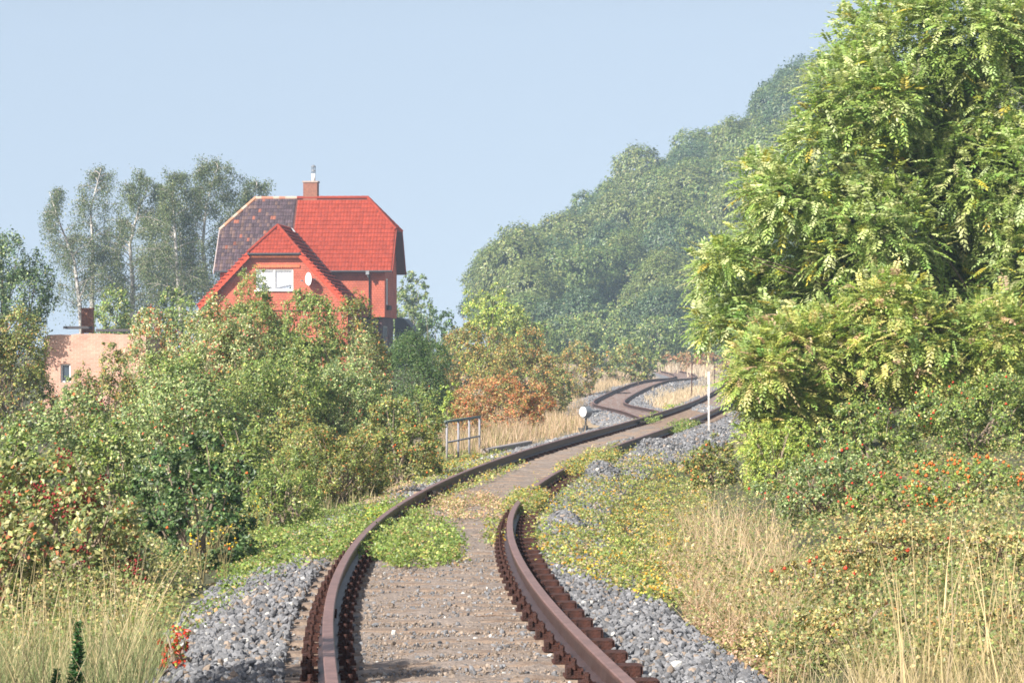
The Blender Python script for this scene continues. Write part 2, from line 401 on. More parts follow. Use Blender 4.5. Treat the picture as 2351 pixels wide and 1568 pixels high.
def leaf_quads(Pn, Nrm, L, W, A=None, fold=.12):
    N = len(Pn); r = rng.standard_normal((N, 3)) if A is None else A
    a = norm(r - (r * Nrm).sum(1, keepdims=True) * Nrm); b = np.cross(Nrm, a)
    L = np.asarray(L)[..., None] if np.ndim(L) else L; W = np.asarray(W)[..., None] if np.ndim(W) else W
    V = np.stack([Pn - a * L * .5, Pn + b * W * .5 - a * L * .06 - Nrm * W * fold, Pn + a * L * .5, Pn - b * W * .5 - a * L * .06 - Nrm * W * fold], 1).reshape(-1, 3)
    return V, np.arange(4 * N).reshape(-1, 4)

def lobe_points(lobes, n, per=22, spread=.16, floor=None, sprig=.06, inner=.22):
    """clustered points near the surface of a union of ellipsoids; returns positions and outward normals"""
    C = np.array([l[0] for l in lobes]); R = np.array([l[1] for l in lobes]); ar = (R[:, 0] * R[:, 2] + R[:, 0] * R[:, 1]) ; ar = ar / ar.sum()
    P_, N_ = [], []; got = 0; guard = 0
    while got < n and guard < 12:
        guard += 1; nc = max(int((n - got) / per * 1.7), 8); k = rng.choice(len(lobes), nc, p=ar)
        d = norm(rng.standard_normal((nc, 3))); rr = 1 - np.abs(rng.standard_normal(nc)) * inner
        sp = rng.random(nc) < sprig; rr = np.where(sp, 1 + rng.random(nc) * .16, rr)
        c = C[k] + R[k] * d * rr[:, None]
        sub = rng.integers(int(per * .5), int(per * 1.5) + 1, nc); idx = np.repeat(np.arange(nc), sub)
        sg = R[k].mean(1)[idx] * spread
        p = c[idx] + rng.standard_normal((len(idx), 3)) * sg[:, None] * np.where(sp[idx], .45, 1)[:, None]
        nn = norm(((p - C[k][idx]) / R[k][idx] ** 1.3))
        keep = np.ones(len(p), bool)
        for Cj, Rj in zip(C, R): keep &= (((p - Cj) / (Rj * .72)) ** 2).sum(1) > 1
        if floor is not None: keep &= p[:, 2] > floor
        p = p[keep]; nn = nn[keep]; P_.append(p); N_.append(nn); got += len(p)
    p = np.concatenate(P_)[:n]; nn = np.concatenate(N_)[:n]
    return p, nn

def make_lobes(c, rx, ry, rz, n, frac=.45, z0=None):
    c = np.array(c, dtype=float); out = []
    for i in range(n):
        d = norm(rng.standard_normal(3)); d[2] = d[2] * .9 + .1
        f = frac * rng.uniform(.7, 1.25); r = np.array([rx, ry, rz]) * f
        r = np.maximum(r, np.max(r) * .55); out.append((c + np.array([rx, ry, rz]) * d * (1 - f) * .98, r))
    out.append((c - np.array([0, 0, rz * .15]), np.array([rx, ry, rz]) * .66)); return out

LEAFPX = 5.8
def foliage(name, parent, lobes, pal, size, s_px, cover=4.0, per=22, upb=.5, elong=1.7, floor=None, spread=.13, m=None, var=.32, origin=None, nmax=160000, sprig=.06, out=.8):
    R = np.array([l[1] for l in lobes]); C = np.array([l[0] for l in lobes])
    w = (C[:, 0] + R[:, 0]).max() - (C[:, 0] - R[:, 0]).min(); h = (C[:, 2] + R[:, 2]).max() - max((C[:, 2] - R[:, 2]).min(), floor if floor is not None else -99)
    A = w * h * .8; size = max(size, LEAFPX / s_px); n = int(min(A / (size * size / elong * .5) * cover, nmax))
    p, nn = lobe_points(lobes, n, per, spread, floor, sprig); N = len(p)
    Nr = norm(rng.standard_normal((N, 3)) * .62 + nn * out * .8 + np.array([-.38, -.42, upb]))
    # neighbouring clumps of leaves differ a little in tint
    t = vnoise(p[:, 0] + p[:, 2] * .7, p[:, 1] + p[:, 2] * 1.3, max(w, h) * .09, 3)
    cols = jitter_cols(pal, N, var) * (1 + .18 * t)[:, None]
    L = size * rng.uniform(.7, 1.35, N)
    V, Q = leaf_quads(p, Nr, L, L / elong)
    if origin is not None: V = V - np.array(origin)
    me = np_mesh(name, V, quads=Q, cols=np.repeat(cols, 4, 0).clip(0, 1))
    return link(name, me, m or M_LEAF, parent), p, nn

def berries(name, parent, p, nn, n, r, col, origin, clump=1, spread=.03):
    k = rng.choice(len(p), n); c = p[k] + nn[k] * r * 2.2
    c = np.repeat(c, clump, 0) + rng.standard_normal((n * clump, 3)) * (spread if clump > 1 else 0)
    base = np.array([(0, 0, 1), (1, 0, 0), (0, 1, 0), (-1, 0, 0), (0, -1, 0), (0, 0, -1.)]); f = np.array([(0, 1, 2), (0, 2, 3), (0, 3, 4), (0, 4, 1), (5, 2, 1), (5, 3, 2), (5, 4, 3), (5, 1, 4)])
    rr = r * rng.uniform(.7, 1.25, len(c)); V = (c[:, None] + base[None] * rr[:, None, None]).reshape(-1, 3) - np.array(origin)
    T = (f[None] + (np.arange(len(c)) * 6)[:, None, None]).reshape(-1, 3)
    cc = np.array(col) * rng.uniform(.65, 1.25, (len(c), 1)) * np.array([1, 1, 1.])
    o = link(name, np_mesh(name, V, tris=T, cols=np.repeat(cc, 6, 0).clip(0, 1), smooth=True), M_BERRY, parent); return tag(o, kind="stuff")

def stems(parent, base, lobes, n, r0, origin, m=None, poke=1.0, name="stem"):
    b = MB(); base = Vector(base); O = Vector(origin)
    for i in range(n):
        C, R = lobes[random.randrange(len(lobes))]; d = norm(rng.standard_normal(3)); d[2] = abs(d[2])
        e = Vector(C + R * d * poke); s0 = base + Vector((random.gauss(0, 1) * r0 * 5, random.gauss(0, 1) * r0 * 5, 0))
        mid = s0.lerp(e, .5) + Vector((random.gauss(0, 1), random.gauss(0, 1), .5)) * (e - s0).length * .08
        pts = [s0, s0.lerp(mid, .5) + Vector((0, 0, .05)), mid, mid.lerp(e, .55) + Vector((0, 0, .02)), e]
        b.tube([p - O for p in pts], [r0, r0 * .8, r0 * .6, r0 * .35, r0 * .15], 5)
    return b.build(name, m or M_TWIG, parent)

G = lambda *a: a
# leaf tint palettes (linear base colours)
PAL = {
 'mid':   [(5, (.130, .165, .052)), (3, (.080, .115, .042)), (1.5, (.25, .25, .11))],
 'grey':  [(5, (.130, .165, .070)), (3, (.080, .112, .048)), (2.2, (.29, .31, .17)), (.3, (.30, .10, .06))],
 'pale':  [(5, (.160, .190, .085)), (3.5, (.095, .125, .052)), (2.6, (.36, .36, .22)), (.8, (.33, .12, .08)), (.5, (.38, .22, .10))],
 'dark':  [(6, (.040, .068, .026)), (2, (.065, .100, .038)), (.6, (.17, .22, .11))],
 'broom': [(6, (.045, .078, .024)), (3, (.062, .095, .030)), (.8, (.11, .13, .045))],
 'olive': [(5, (.135, .150, .052)), (3.5, (.080, .102, .038)), (1.3, (.26, .23, .10)), (.8, (.24, .12, .05))],
 'rust':  [(3, (.190, .150, .058)), (5, (.115, .130, .045)), (1.1, (.27, .13, .055)), (2, (.105, .115, .045)), (1, (.34, .24, .10))],
 'red':   [(3, (.270, .125, .070)), (3, (.22, .17, .08)), (2, (.16, .15, .06)), (1.0, (.33, .11, .055))],
 'lime':  [(5, (.190, .235, .065)), (3, (.13, .175, .050)), (2, (.30, .30, .10))],
 'yellow':[(4, (.36, .33, .075)), (3, (.24, .27, .070)), (2, (.45, .38, .12)), (1.4, (.30, .20, .12))],
 'beige': [(4, (.17, .165, .075)), (3, (.110, .125, .055)), (2.6, (.36, .30, .15)), (.8, (.25, .13, .06))],
 'far':   [(5, (.105, .140, .050)), (2, (.070, .100, .042)), (1.6, (.19, .20, .08))],
 'farred':[(3, (.20, .11, .06)), (2, (.15, .12, .06))],
 'faryel':[(3, (.22, .20, .07)), (3, (.11, .13, .05))],
 'elder': [(5, (.150, .160, .070)), (3, (.085, .110, .045)), (2, (.30, .28, .15)), (.9, (.25, .09, .05))],
}

PAL['dark2'] = [(5, (.065, .100, .042)), (3, (.045, .072, .036)), (2, (.20, .23, .12))]
def shrub(name, label, px, top, hw, Y, pal, size=.05, nl=14, cover=4.0, elong=1.6, berry=None, sink=.1, dep=.8, spread=.12, frac=.36, cat="shrub", group=None, upb=.5, per=30, width_top=None, m=None, var=.36, sprig=.06, nst=14, out=.8):
    s = F / Y; x, y, g = gpt(px, Y); rx = hw * 1.1 / s; zt = CAMZ - (top - YH) / s; h = max(zt - g, .3)
    cz = g + h * .45; rz = h * .64; ry = max(rx * dep, .3)
    root = empty(name, (x, y, g)); tag(root, label, cat, group)
    lobes = make_lobes((x, y, cz), rx, ry, rz, nl, frac)
    # a skirt so that the foliage comes down to the ground
    for i in range(4): a = random.uniform(0, 6.28); lobes.append((np.array([x + math.cos(a) * rx * .55, y + math.sin(a) * ry * .55, g + h * .18]), np.array([rx * .42, ry * .42, h * .25])))
    crown, p, nn = foliage("foliage", root, lobes, PAL[pal], size, s, cover, per, upb, elong, g - sink, spread, m, var, (x, y, g), sprig=sprig, out=out)
    if nst: stems(root, (x, y, g), lobes, nst, .012 + h * .006, (x, y, g))
    if berry:
        for (n, r, col, cl) in berry: berries("fruit", root, p, nn, n, max(r, 1.7 / s), col, (x, y, g), cl, .05)
    return root

# ------------------------------------------------------------------ left-hand thicket
ORANGE = (.75, .14, .03); HIP = (.70, .07, .03); CRIM = (.24, .022, .022)
shrub("elder_bush", "elder bush hung with dull crimson berry clusters above the dry grass at the left edge", 120, 1045, 240, 25.5, 'elder', .055, 12, berry=[(34, .014, CRIM, 22)])
shrub("elder_bush", "sprawling bush with drooping red fruit at the far left edge, above the pale grass blades", -50, 1150, 160, 22.5, 'elder', .055, 9, berry=[(14, .014, CRIM, 18)])
shrub("rose_bush", "dark green glossy rose bush with a few orange hips beside the yellow wildflowers", 445, 1005, 150, 30, 'dark', .055, 11, berry=[(26, .017, ORANGE, 1)], var=.35)
shrub("shrub", "feathery fresh green bush between the dark rose bush and the overgrown verge", 660, 1040, 110, 38, 'mid', .05, 9, elong=3)
shrub("rose_bush", "olive rose bush dotted with orange hips right beside the grey metal railing", 915, 915, 125, 48, 'olive', .045, 11, berry=[(60, .017, ORANGE, 1)], var=.35)
shrub("shrub", "tangled yellow-green bush with thin arching twigs left of the hip bush", 770, 960, 130, 43, 'olive', .045, 10, elong=2.4, nst=30)
shrub("shrub", "wide grey-green bush in the middle of the left thicket", 420, 880, 210, 44, 'grey', .05, 12, berry=[(16, .017, ORANGE, 1)])
shrub("shrub", "grey-green bush with scattered rusty leaves below the ruined brick wall", 120, 905, 170, 40, 'grey', .05, 11, berry=[(12, .014, CRIM, 8)])
shrub("hawthorn", "pale hawthorn with red haws in front of the ruined pink brick building", 362, 728, 120, 64, 'pale', .05, 13, berry=[(40, .012, (.45, .04, .03), 9)])
shrub("hawthorn", "pale silvery hawthorn with reddish sprays left of the house front", 485, 700, 130, 60, 'pale', .05, 12, berry=[(34, .012, (.42, .05, .03), 9)])
shrub("willow_bush", "leafy green willow bush with upright shoots reaching the house window", 575, 640, 60, 74, 'mid', .055, 9, elong=2.6, sprig=.2, nst=20)
shrub("shrub", "dense green bush directly below the satellite dish", 705, 685, 85, 72, 'mid', .05, 10)
shrub("shrub", "rounded olive bush under the right foot of the gable roof", 805, 695, 75, 78, 'olive', .055, 9, var=.3)
shrub("buckthorn", "small silvery buckthorn at the lower corner of the house", 838, 770, 42, 70, 'pale', .05, 7, elong=2.6)
shrub("shrub", "broad fresh green bush below the satellite dish bush", 610, 815, 150, 56, 'mid', .05, 12, berry=[(10, .015, HIP, 1)])
shrub("shrub", "light green bush with pale flecks left of the round dark broom", 780, 830, 120, 57, 'grey', .05, 11, berry=[(20, .016, HIP, 1)])
shrub("shrub", "brownish green bush at the left edge covering the side of the ruin", 30, 715, 108, 72, 'olive', .055, 10)
shrub("shrub", "green bush behind the small chimney of the ruin", 270, 672, 70, 140, 'mid', .08, 9)
shrub("shrub", "green bush left of the left roof foot of the house", 420, 655, 62, 135, 'mid', .08, 9)
shrub("rowan_bush", "low rowan with orange-red leaves above the ruined wall", 345, 712, 42, 118, 'red', .07, 6)
shrub("broom_bush", "round dark green broom bush between the house corner and the rusty brown scrub", 958, 778, 92, 90, 'broom', .07, 9, cover=6.5, elong=3, var=.18, upb=.8, frac=.52, spread=.18, sprig=.02)
shrub("shrub", "low yellowish green herb clump in front of the dark broom", 1035, 880, 34, 84, 'lime', .06, 6)
shrub("shrub", "dark green low bush at the foot of the broom bush", 960, 880, 70, 78, 'mid', .06, 7, berry=[(10, .016, HIP, 1)])
shrub("brown_scrub", "rusty orange-brown scrub immediately right of the round dark broom", 1095, 752, 95, 118, 'rust', .07, 11, elong=2.2)
shrub("brown_scrub", "tall brown-green scrub between the rusty scrub and the hill foot", 1210, 765, 85, 122, 'rust', .07, 10, elong=2.2)
shrub("brown_scrub", "lower autumn brown scrub left of the far S bend of the track", 1320, 790, 75, 160, 'rust', .07, 10, elong=2.2)
shrub("shrub", "olive scrub ending beside the pale straw at the far bend", 1430, 795, 72, 192, 'olive', .07, 9)
shrub("brown_scrub", "dark olive scrub behind the straw left of the point indicator", 1262, 840, 50, 132, 'olive', .07, 8)
shrub("red_shrub", "low red-orange autumn shrub between the dark broom and the point indicator", 1160, 868, 118, 80, 'red', .06, 10, elong=2.4, berry=[(30, .015, HIP, 1)])
shrub("red_shrub", "small reddish shrub just behind the metal railing", 1075, 925, 50, 76, 'red', .06, 7, elong=2.4)
shrub("small_tree", "bright yellow-green young tree in front of the dark end of the hill", 1120, 668, 88, 160, 'lime', .09, 11, cat="tree")
shrub("conifer_bush", "dark pointed evergreen bush left of the bright young tree", 1005, 690, 46, 165, 'dark', .09, 9)
shrub("small_tree", "dark green young tree right of the bright yellow-green one", 1200, 705, 55, 170, 'mid', .09, 9, cat="tree")
shrub("small_tree", "hazy blue-green tree seen right behind the house wall", 945, 628, 48, 235, 'far', .12, 10, cat="tree")
shrub("shrub", "low green bush below the hazy tree behind the house", 935, 705, 40, 210, 'far', .1, 8)
for (px, top, hw, Y, pl, lab) in ((1290, 715, 95, 262, 'far', "hazy bush at the foot of the hill, first behind the brown scrub"), (1400, 690, 100, 285, 'far', "hazy rounded thicket below the middle of the wooded hill"),
        (1510, 730, 90, 270, 'far', "hazy green thicket straight above the far S bend"), (1620, 720, 90, 290, 'far', "hazy thicket half hidden by the leaf tips of the tall tree"),
        (1460, 768, 70, 235, 'mid', "low green thicket bordering the far end of the track"), (1600, 798, 80, 246, 'farred', "low reddish brown scrub behind the pale straw at the track's end"),
        (1700, 770, 80, 262, 'far', "hazy thicket behind the left leaf tips of the tall tree"), (1230, 735, 60, 240, 'far', "hazy low bush behind the dark young tree")):
    shrub("thicket", lab, px, top, hw, Y, pl, .14, 9)
for (px, top, hw, Y, pl, lab) in ((230, 960, 80, 38, 'mid', "fresh green low bush between the elder and the wide grey-green bush"), (560, 950, 90, 41, 'mid', "leafy green bush just above the dark glossy rose bush"),
        (690, 900, 90, 50, 'olive', "olive bush in the gap above the tangled yellow-green one"), (400, 800, 100, 54, 'mid', "green bush below the two pale hawthorns"), (550, 760, 80, 66, 'grey', "grey-green bush between the silvery hawthorn and the willow"),
        (890, 905, 70, 58, 'mid', "green bush directly in front of the dark broom's left side"), (250, 800, 84, 60, 'olive', "olive bush against the foot of the ruined brick wall"), (185, 838, 52, 62, 'grey', "small pale bush under the little window of the ruin"), (650, 745, 70, 76, 'olive', "olive bush wedged between the willow and the dish bush"),
        (520, 700, 60, 100, 'mid', "green bush at the left foot of the gable"), (60, 980, 90, 33, 'mid', "green bush at the left edge above the elder's crimson berries")):
    shrub("shrub", lab, px, top, hw, Y, pl, .05, 9)
# unseen shrub added beyond the left edge to cast shade on the ballast
shrub("shrub", "unseen leafy bush left of the ballast, added to throw the shade patch at the bottom left", -420, 330, 200, 13.9, 'mid', .05, 8, cover=3)

# ------------------------------------------------------------------ trees
def grow(b, p0, d0, length, r0, depth, tips, bend=.25, kids=3, droop=0., n=6, segs=4):
    pts = [Vector(p0)]; d = Vector(d0).normalized(); rad = [r0]
    for i in range(segs):
        d = (d + Vector((random.gauss(0, 1), random.gauss(0, 1), random.gauss(0, .6))) * bend * .35 + Vector((0, 0, -droop * (i + 1) / segs))).normalized()
        pts.append(pts[-1] + d * length / segs); rad.append(r0 * (1 - .75 * (i + 1) / segs))
    b.tube(pts, rad, n)
    if depth == 0: tips.append((pts, d)); return
    for k in range(kids):
        t = random.uniform(.35, 1.0); i = min(int(t * segs), segs - 1); base = pts[i].lerp(pts[i + 1], t * segs - i)
        ax = Vector((random.gauss(0, 1), random.gauss(0, 1), random.gauss(0, .4))).normalized()
        nd = (d + ax * .95 + Vector((0, 0, .15))).normalized()
        grow(b, base, nd, length * random.uniform(.5, .7), r0 * .45, depth - 1, tips, bend, kids, droop, max(n - 1, 3), segs)

def birch(label, trunk, Y, nb=46, size=.11, leafn=12960, spreadw=1.0, pal=None):
    """trunk: list of (px,py) from foot to tip"""
    s = F / Y; x0, y0, g = gpt(trunk[0][0], Y); root = empty("birch_tree", (x0, y0, g)); tag(root, label, "tree", "birches behind the house")
    O = Vector((x0, y0, g)); pts = [Vector((x0, y0, g))] + [Vector(P(px, py, Y)) + Vector((0, random.gauss(0, .3), 0)) for px, py in trunk[1:]]
    H = pts[-1].z - g; b = MB(); b.tube([p - O for p in pts], [H * .015 * (1 - .97 * i / (len(pts) - 1)) + .008 for i in range(len(pts))], 8)
    tb = MB(); tips = []
    acc = [0]; 
    for a, c in zip(pts, pts[1:]): acc.append(acc[-1] + (c - a).length)
    for k in range(nb):
        t = (.30 + .70 * (k + .5) / nb) * acc[-1]; i = max(j for j in range(len(pts) - 1) if acc[j] <= t); q = pts[i].lerp(pts[i + 1], (t - acc[i]) / (acc[i + 1] - acc[i]))
        a = random.uniform(0, 6.283); f = 1 - (t / acc[-1]); ln = spreadw * (.9 + 2.6 * math.sqrt(max(f, .0))) * random.uniform(.7, 1.15)
        grow(tb, q - O, (math.cos(a), math.sin(a), .75), ln, .03 + .02 * f, 1, tips, .4, 4, .22, 4, 4)
    b.build("trunk", M_BIRCH, root, True); tb.build("branch", M_BIRCHTW, root)
    Pn = []
    for tp, d in tips:
        m = int(leafn / len(tips)); t = rng.random(m) * (len(tp) - 1); i = t.astype(int).clip(0, len(tp) - 2); A = np.array([p[:] for p in tp]); c = A[i] + (A[i + 1] - A[i]) * (t - i)[:, None]
        c += rng.standard_normal((m, 3)) * .17; c[:, 2] -= rng.exponential(.45, m); Pn.append(c)
    Pn = np.concatenate(Pn); N = len(Pn); Nr = norm(rng.standard_normal((N, 3)) + np.array([-.2, -.4, .3]))
    cols = jitter_cols(pal or [(5, (.085, .105, .048)), (3, (.06, .08, .042)), (1, (.17, .18, .09))], N, .25)
    A = norm(rng.standard_normal((N, 3)) * .6 + np.array([0, 0, -1.])); L = size * 1.25 * rng.uniform(.7, 1.3, N); V, Q = leaf_quads(Pn, Nr, L, L * .55, A)
    link("crown", np_mesh("crown", V, quads=Q, cols=np.repeat(cols, 4, 0).clip(0, 1)), M_LEAF, root)

birch("leftmost leaning birch with a thin open crown", [(192, 800), (186, 700), (170, 600), (140, 520), (112, 440)], 215, 34, leafn=11016, spreadw=0.76)
birch("slender birch with the white stem and highest wispy tip, above the ruin's chimney", [(212, 800), (211, 690), (213, 590), (208, 480), (232, 388)], 220, 36, leafn=12484, spreadw=0.83)
birch("bushy birch filling the gap right of the wispy birch", [(300, 800), (305, 660), (300, 560), (318, 480), (345, 415)], 218, 44, leafn=22032, spreadw=1.04)
birch("birch with a thick pale stem and forked lower trunk, centre of the group", [(425, 800), (412, 680), (404, 580), (398, 480), (395, 402)], 212, 44, leafn=22032, spreadw=0.98)
birch("tallest dense birch nearest the old roof", [(470, 800), (472, 660), (466, 560), (474, 470), (500, 380)], 216, 52, leafn=29376, spreadw=1.04)
birch("birch peeping over the old roof's ridge corner", [(545, 800), (550, 640), (560, 540), (572, 470), (590, 420)], 222, 36, leafn=19094, spreadw=0.85)
birch("small dark birch low between the stems of the group", [(360, 800), (362, 720), (366, 640), (352, 570)], 226, 30, leafn=13219, spreadw=0.92)

def leaf_tree(name, label, px, top, hw, Y, pal, size, nl=14, cover=3.5, zbot=.25, trunk_r=.16, group=None, **k):
    s = F / Y; x, y, g = gpt(px, Y); rx = hw / s; zt = CAMZ - (top - YH) / s; h = zt - g; z0 = g + h * zbot
    cz = (z0 + zt) / 2; rz = (zt - z0) / 2 * 1.08; root = empty(name, (x, y, g)); tag(root, label, "tree", group); O = (x, y, g)
    lobes = make_lobes((x, y, cz), rx, rx * .85, rz, nl, .36)
    foliage("crown", root, lobes, PAL[pal], size, s, cover, origin=O, **k)
    b = MB(); b.tube([(0, 0, -.1), (.05, 0, h * .2), (0, .05, h * .45), (0, 0, h * .75)], [trunk_r, trunk_r * .8, trunk_r * .6, trunk_r * .2], 8); b.build("trunk", M_BARK, root, True)
    stems(root, (x, y, g + h * .2), lobes, 16, trunk_r * .35, O, M_BARK, .8, name="branch")
    return root
leaf_tree("broadleaf_tree", "dark broad-leaved tree at the left edge rising behind the ruin", 5, 525, 125, 112, 'dark2', .08, 16)
leaf_tree("broadleaf_tree", "dark crown cut off by the left edge of the photo", -90, 500, 90, 120, 'dark', .08, 12)

# the tall walnut-like tree with feathered leaves on the right
def feather_leaves(p, nn, L, pal, pairs=6, lw=.021, ll=.085, droop=.26):
    N = len(p); d = norm(nn * .8 + rng.standard_normal((N, 3)) * .7 + np.array([-.1, -.15, .12])); up = np.array([0, 0, 1.])
    side = norm(np.cross(d, up) + 1e-4); nrm = norm(np.cross(side, d)); Ls = L * rng.uniform(.65, 1.2, N)
    base = jitter_cols(pal, N, .2); VV, CC = [], []
    for k in range(pairs * 2 + 1):
        i = k // 2 if k < pairs * 2 else pairs; sg = (1 if k % 2 else -1) if k < pairs * 2 else 0; t = (i + .7) / (pairs + .6)
        c = p + d * (Ls * t)[:, None] - up * (Ls * droop * t * t)[:, None]
        dirn = norm(d * (.55 if sg else 1) + side * sg * .9 - up * (.28 + droop * t * .6) + rng.standard_normal((N, 3)) * .12)
        q = norm(nrm * np.sign((nrm * np.array([-.5, -.6, .6])).sum(1, keepdims=True)) + np.array([-.45, -.5, .45]) + side * sg * .25 + rng.standard_normal((N, 3)) * .25); q = norm(q - (q * dirn).sum(1, keepdims=True) * dirn); sc = Ls / L * (1 - .35 * abs(t - .5))
        l = ll * sc; V, _ = leaf_quads(c + dirn * (l * .5)[:, None], q, l, lw * sc * 1.3, dirn, .1); VV.append(V.reshape(N, 4, 3)); CC.append(base * rng.lognormal(0, .08, (N, 1)))
    V = np.concatenate(VV).reshape(-1, 3); C = np.repeat(np.concatenate(CC), 4, 0); return V, np.arange(len(V)).reshape(-1, 4), C.clip(0, 1)

def walnut(label, lobes_px, Y, base_px, nleaf, pal, name="walnut_tree", L=.34, ll=.095, lw=.03, dY=2.2, nb=40, trunk_r=.13):
    s = F / Y; x, y, g = gpt(base_px, Y); root = empty(name, (x, y, g)); tag(root, label, "tree"); O = np.array([x, y, g])
    lobes = []
    for (px, py, rpx, rpy) in lobes_px:
        c = P(px, py, Y); c[1] += random.uniform(-dY, dY) * .6; lobes.append((c, np.array([rpx / s, max(rpx / s, .5) * random.uniform(.8, 1.1), rpy / s])))
    p, nn = lobe_points(lobes, nleaf, 9, .2, g, .10, .16)
    V, Q, C = feather_leaves(p, nn, L, pal, ll=ll, lw=lw); V = V - O
    link("crown", np_mesh("crown", V, quads=Q, cols=C), M_LEAF, root)
    b = MB(); h = max(l[0][2] for l in lobes) - g; b.tube([(0, 0, -.1), (.05, 0, h * .2), (-.05, .05, h * .4), (0, 0, h * .8)], [trunk_r, trunk_r * .85, trunk_r * .6, trunk_r * .2], 8); b.build("trunk", M_BARK, root, True)
    stems(root, (x, y, g + h * .15), lobes, nb, trunk_r * .33, O, M_BARK, .95, name="branch")
    return root
WAL = [(5, (.185, .235, .085)), (3, (.125, .17, .062)), (3.5, (.34, .37, .20)), (.5, (.32, .28, .08))]
walnut("tall feathery-leaved green tree filling the right of the photo", [
    (2060, 110, 120, 110), (2200, 90, 130, 90), (2330, 120, 130, 110), (1980, 240, 120, 100), (2130, 250, 130, 110), (2290, 260, 120, 120),
    (1920, 370, 110, 110), (2060, 400, 130, 120), (2210, 400, 130, 120), (2340, 420, 120, 130), (1800, 460, 80, 60), (1840, 550, 110, 100), (1980, 540, 130, 110), (2130, 550, 130, 120), (2290, 560, 130, 120),
    (1740, 420, 45, 50), (1700, 640, 85, 70), (1820, 680, 120, 80), (1960, 680, 120, 100), (2110, 700, 130, 110), (2280, 700, 130, 120), (1640, 600, 30, 28), (1625, 740, 30, 28), (1745, 770, 75, 70), (2400, 250, 150, 240), (2400, 600, 150, 200)], 50, 2250, 27000, WAL, nb=30, ll=.11, lw=.036, trunk_r=.11)
YEL = [(4, (.235, .27, .095)), (4, (.16, .21, .075)), (2.2, (.38, .36, .17)), (1, (.32, .24, .16))]
walnut("lower yellowing feathery-leaved tree in front of the tall green one", [
    (1735, 850, 60, 60), (1830, 820, 105, 75), (1950, 790, 110, 80), (2080, 790, 110, 90), (2180, 880, 100, 80), (1790, 920, 80, 70), (1900, 890, 110, 60), (1765, 1000, 55, 50), (2290, 790, 100, 90), (2040, 690, 70, 50)], 44, 1960, 10000, YEL, name="sumac_tree", L=.30, ll=.085, lw=.03, dY=1.2, nb=24, trunk_r=.07)

# ------------------------------------------------------------------ right-hand bank
shrub("rose_bush", "rose bush with bright red hips under the tall tree at the right edge", 2250, 850, 170, 38, 'mid', .04, 13, berry=[(114, .019, HIP, 1)])
shrub("shrub", "green bush below the yellowing tree, left of the hip-laden rose bush", 2010, 930, 150, 37, 'mid', .045, 12, berry=[(30, .019, HIP, 1)])
shrub("shrub", "low bush with orange and green leaves at the foot of the white post", 1640, 1000, 75, 46, 'olive', .045, 9, berry=[(15, .019, ORANGE, 1)])
shrub("shrub", "bright green bush between the white post and the yellowing tree", 1790, 960, 95, 41, 'lime', .045, 10, elong=2.6)
shrub("shrub", "wide sage-green bush in the middle of the right bank", 1890, 1040, 150, 33, 'grey', .035, 12, berry=[(49, .019, HIP, 1)])
shrub("rose_bush", "rose bush thick with orange hips at the right edge above the dry stalks", 2240, 1075, 160, 29, 'mid', .035, 12, berry=[(247, .019, (.72, .16, .03), 1)])
shrub("shrub", "small-leaved green bush between the sage bush and the orange-hip rose", 2060, 1090, 110, 30, 'mid', .035, 10, berry=[(41, .019, HIP, 1)])
shrub("bramble_bush", "wide beige-green bramble behind the tall dry stalks", 2090, 1215, 200, 24.5, 'beige', .030, 13, elong=1.8, nst=30, berry=[(26, .019, HIP, 1)])
shrub("bramble_bush", "beige-green bramble right of the pale grass clump", 1880, 1270, 120, 23.5, 'beige', .030, 10, nst=24, berry=[(15, .019, HIP, 1)])
shrub("bramble_bush", "dark-gapped bramble at the right edge behind the straw", 2330, 1200, 130, 22.5, 'beige', .032, 10, nst=24)
shrub("bramble_bush", "low bramble with tan leaves at the bottom, right of the gravel", 1960, 1400, 190, 19.2, 'beige', .028, 11, nst=26)
shrub("bramble_bush", "low tan-leaved scrub beside the ballast edge at the bottom", 1790, 1470, 110, 18.6, 'beige', .026, 8, nst=18)
shrub("bramble_bush", "bramble at the bottom right corner among the straw", 2260, 1380, 150, 18.2, 'beige', .028, 9, nst=20)

# ------------------------------------------------------------------ ground cover and grasses
def blades(name, bx, by, h, w, lean, cols, bend=.5, seg=4, kind="stuff", parent=None):
    N = len(bx); z = ground(bx, by); a = rng.uniform(0, 2 * np.pi, N); dirx, diry = np.cos(a) * lean, np.sin(a) * lean
    fx, fy = rng.uniform(-1, 1, N), rng.uniform(-.5, .5, N); fn = np.hypot(fx, fy) + 1e-6; fx, fy = fx / fn, fy / fn
    V = np.zeros((N, (seg + 1) * 2, 3))
    for i in range(seg + 1):
        t = i / seg; off = (t * .5 + bend * t * t); cx = bx + dirx * h * off; cy = by + diry * h * off; cz = z - .03 + h * (t - .28 * bend * lean * t * t); ww = w * (1 - t * .85) * .5
        V[:, 2 * i] = np.stack([cx - fx * ww, cy - fy * ww, cz], 1); V[:, 2 * i + 1] = np.stack([cx + fx * ww, cy + fy * ww, cz], 1)
    b = (np.arange(N) * (seg + 1) * 2)[:, None]; Q = np.concatenate([b + np.array([[2 * i, 2 * i + 1, 2 * i + 3, 2 * i + 2]]) for i in range(seg)], 0)
    o = link(name, np_mesh(name, V.reshape(-1, 3), quads=Q, cols=np.repeat(cols, (seg + 1) * 2, 0).clip(0, 1)), M_GRASS, parent)
    if kind: tag(o, kind=kind)
    return o

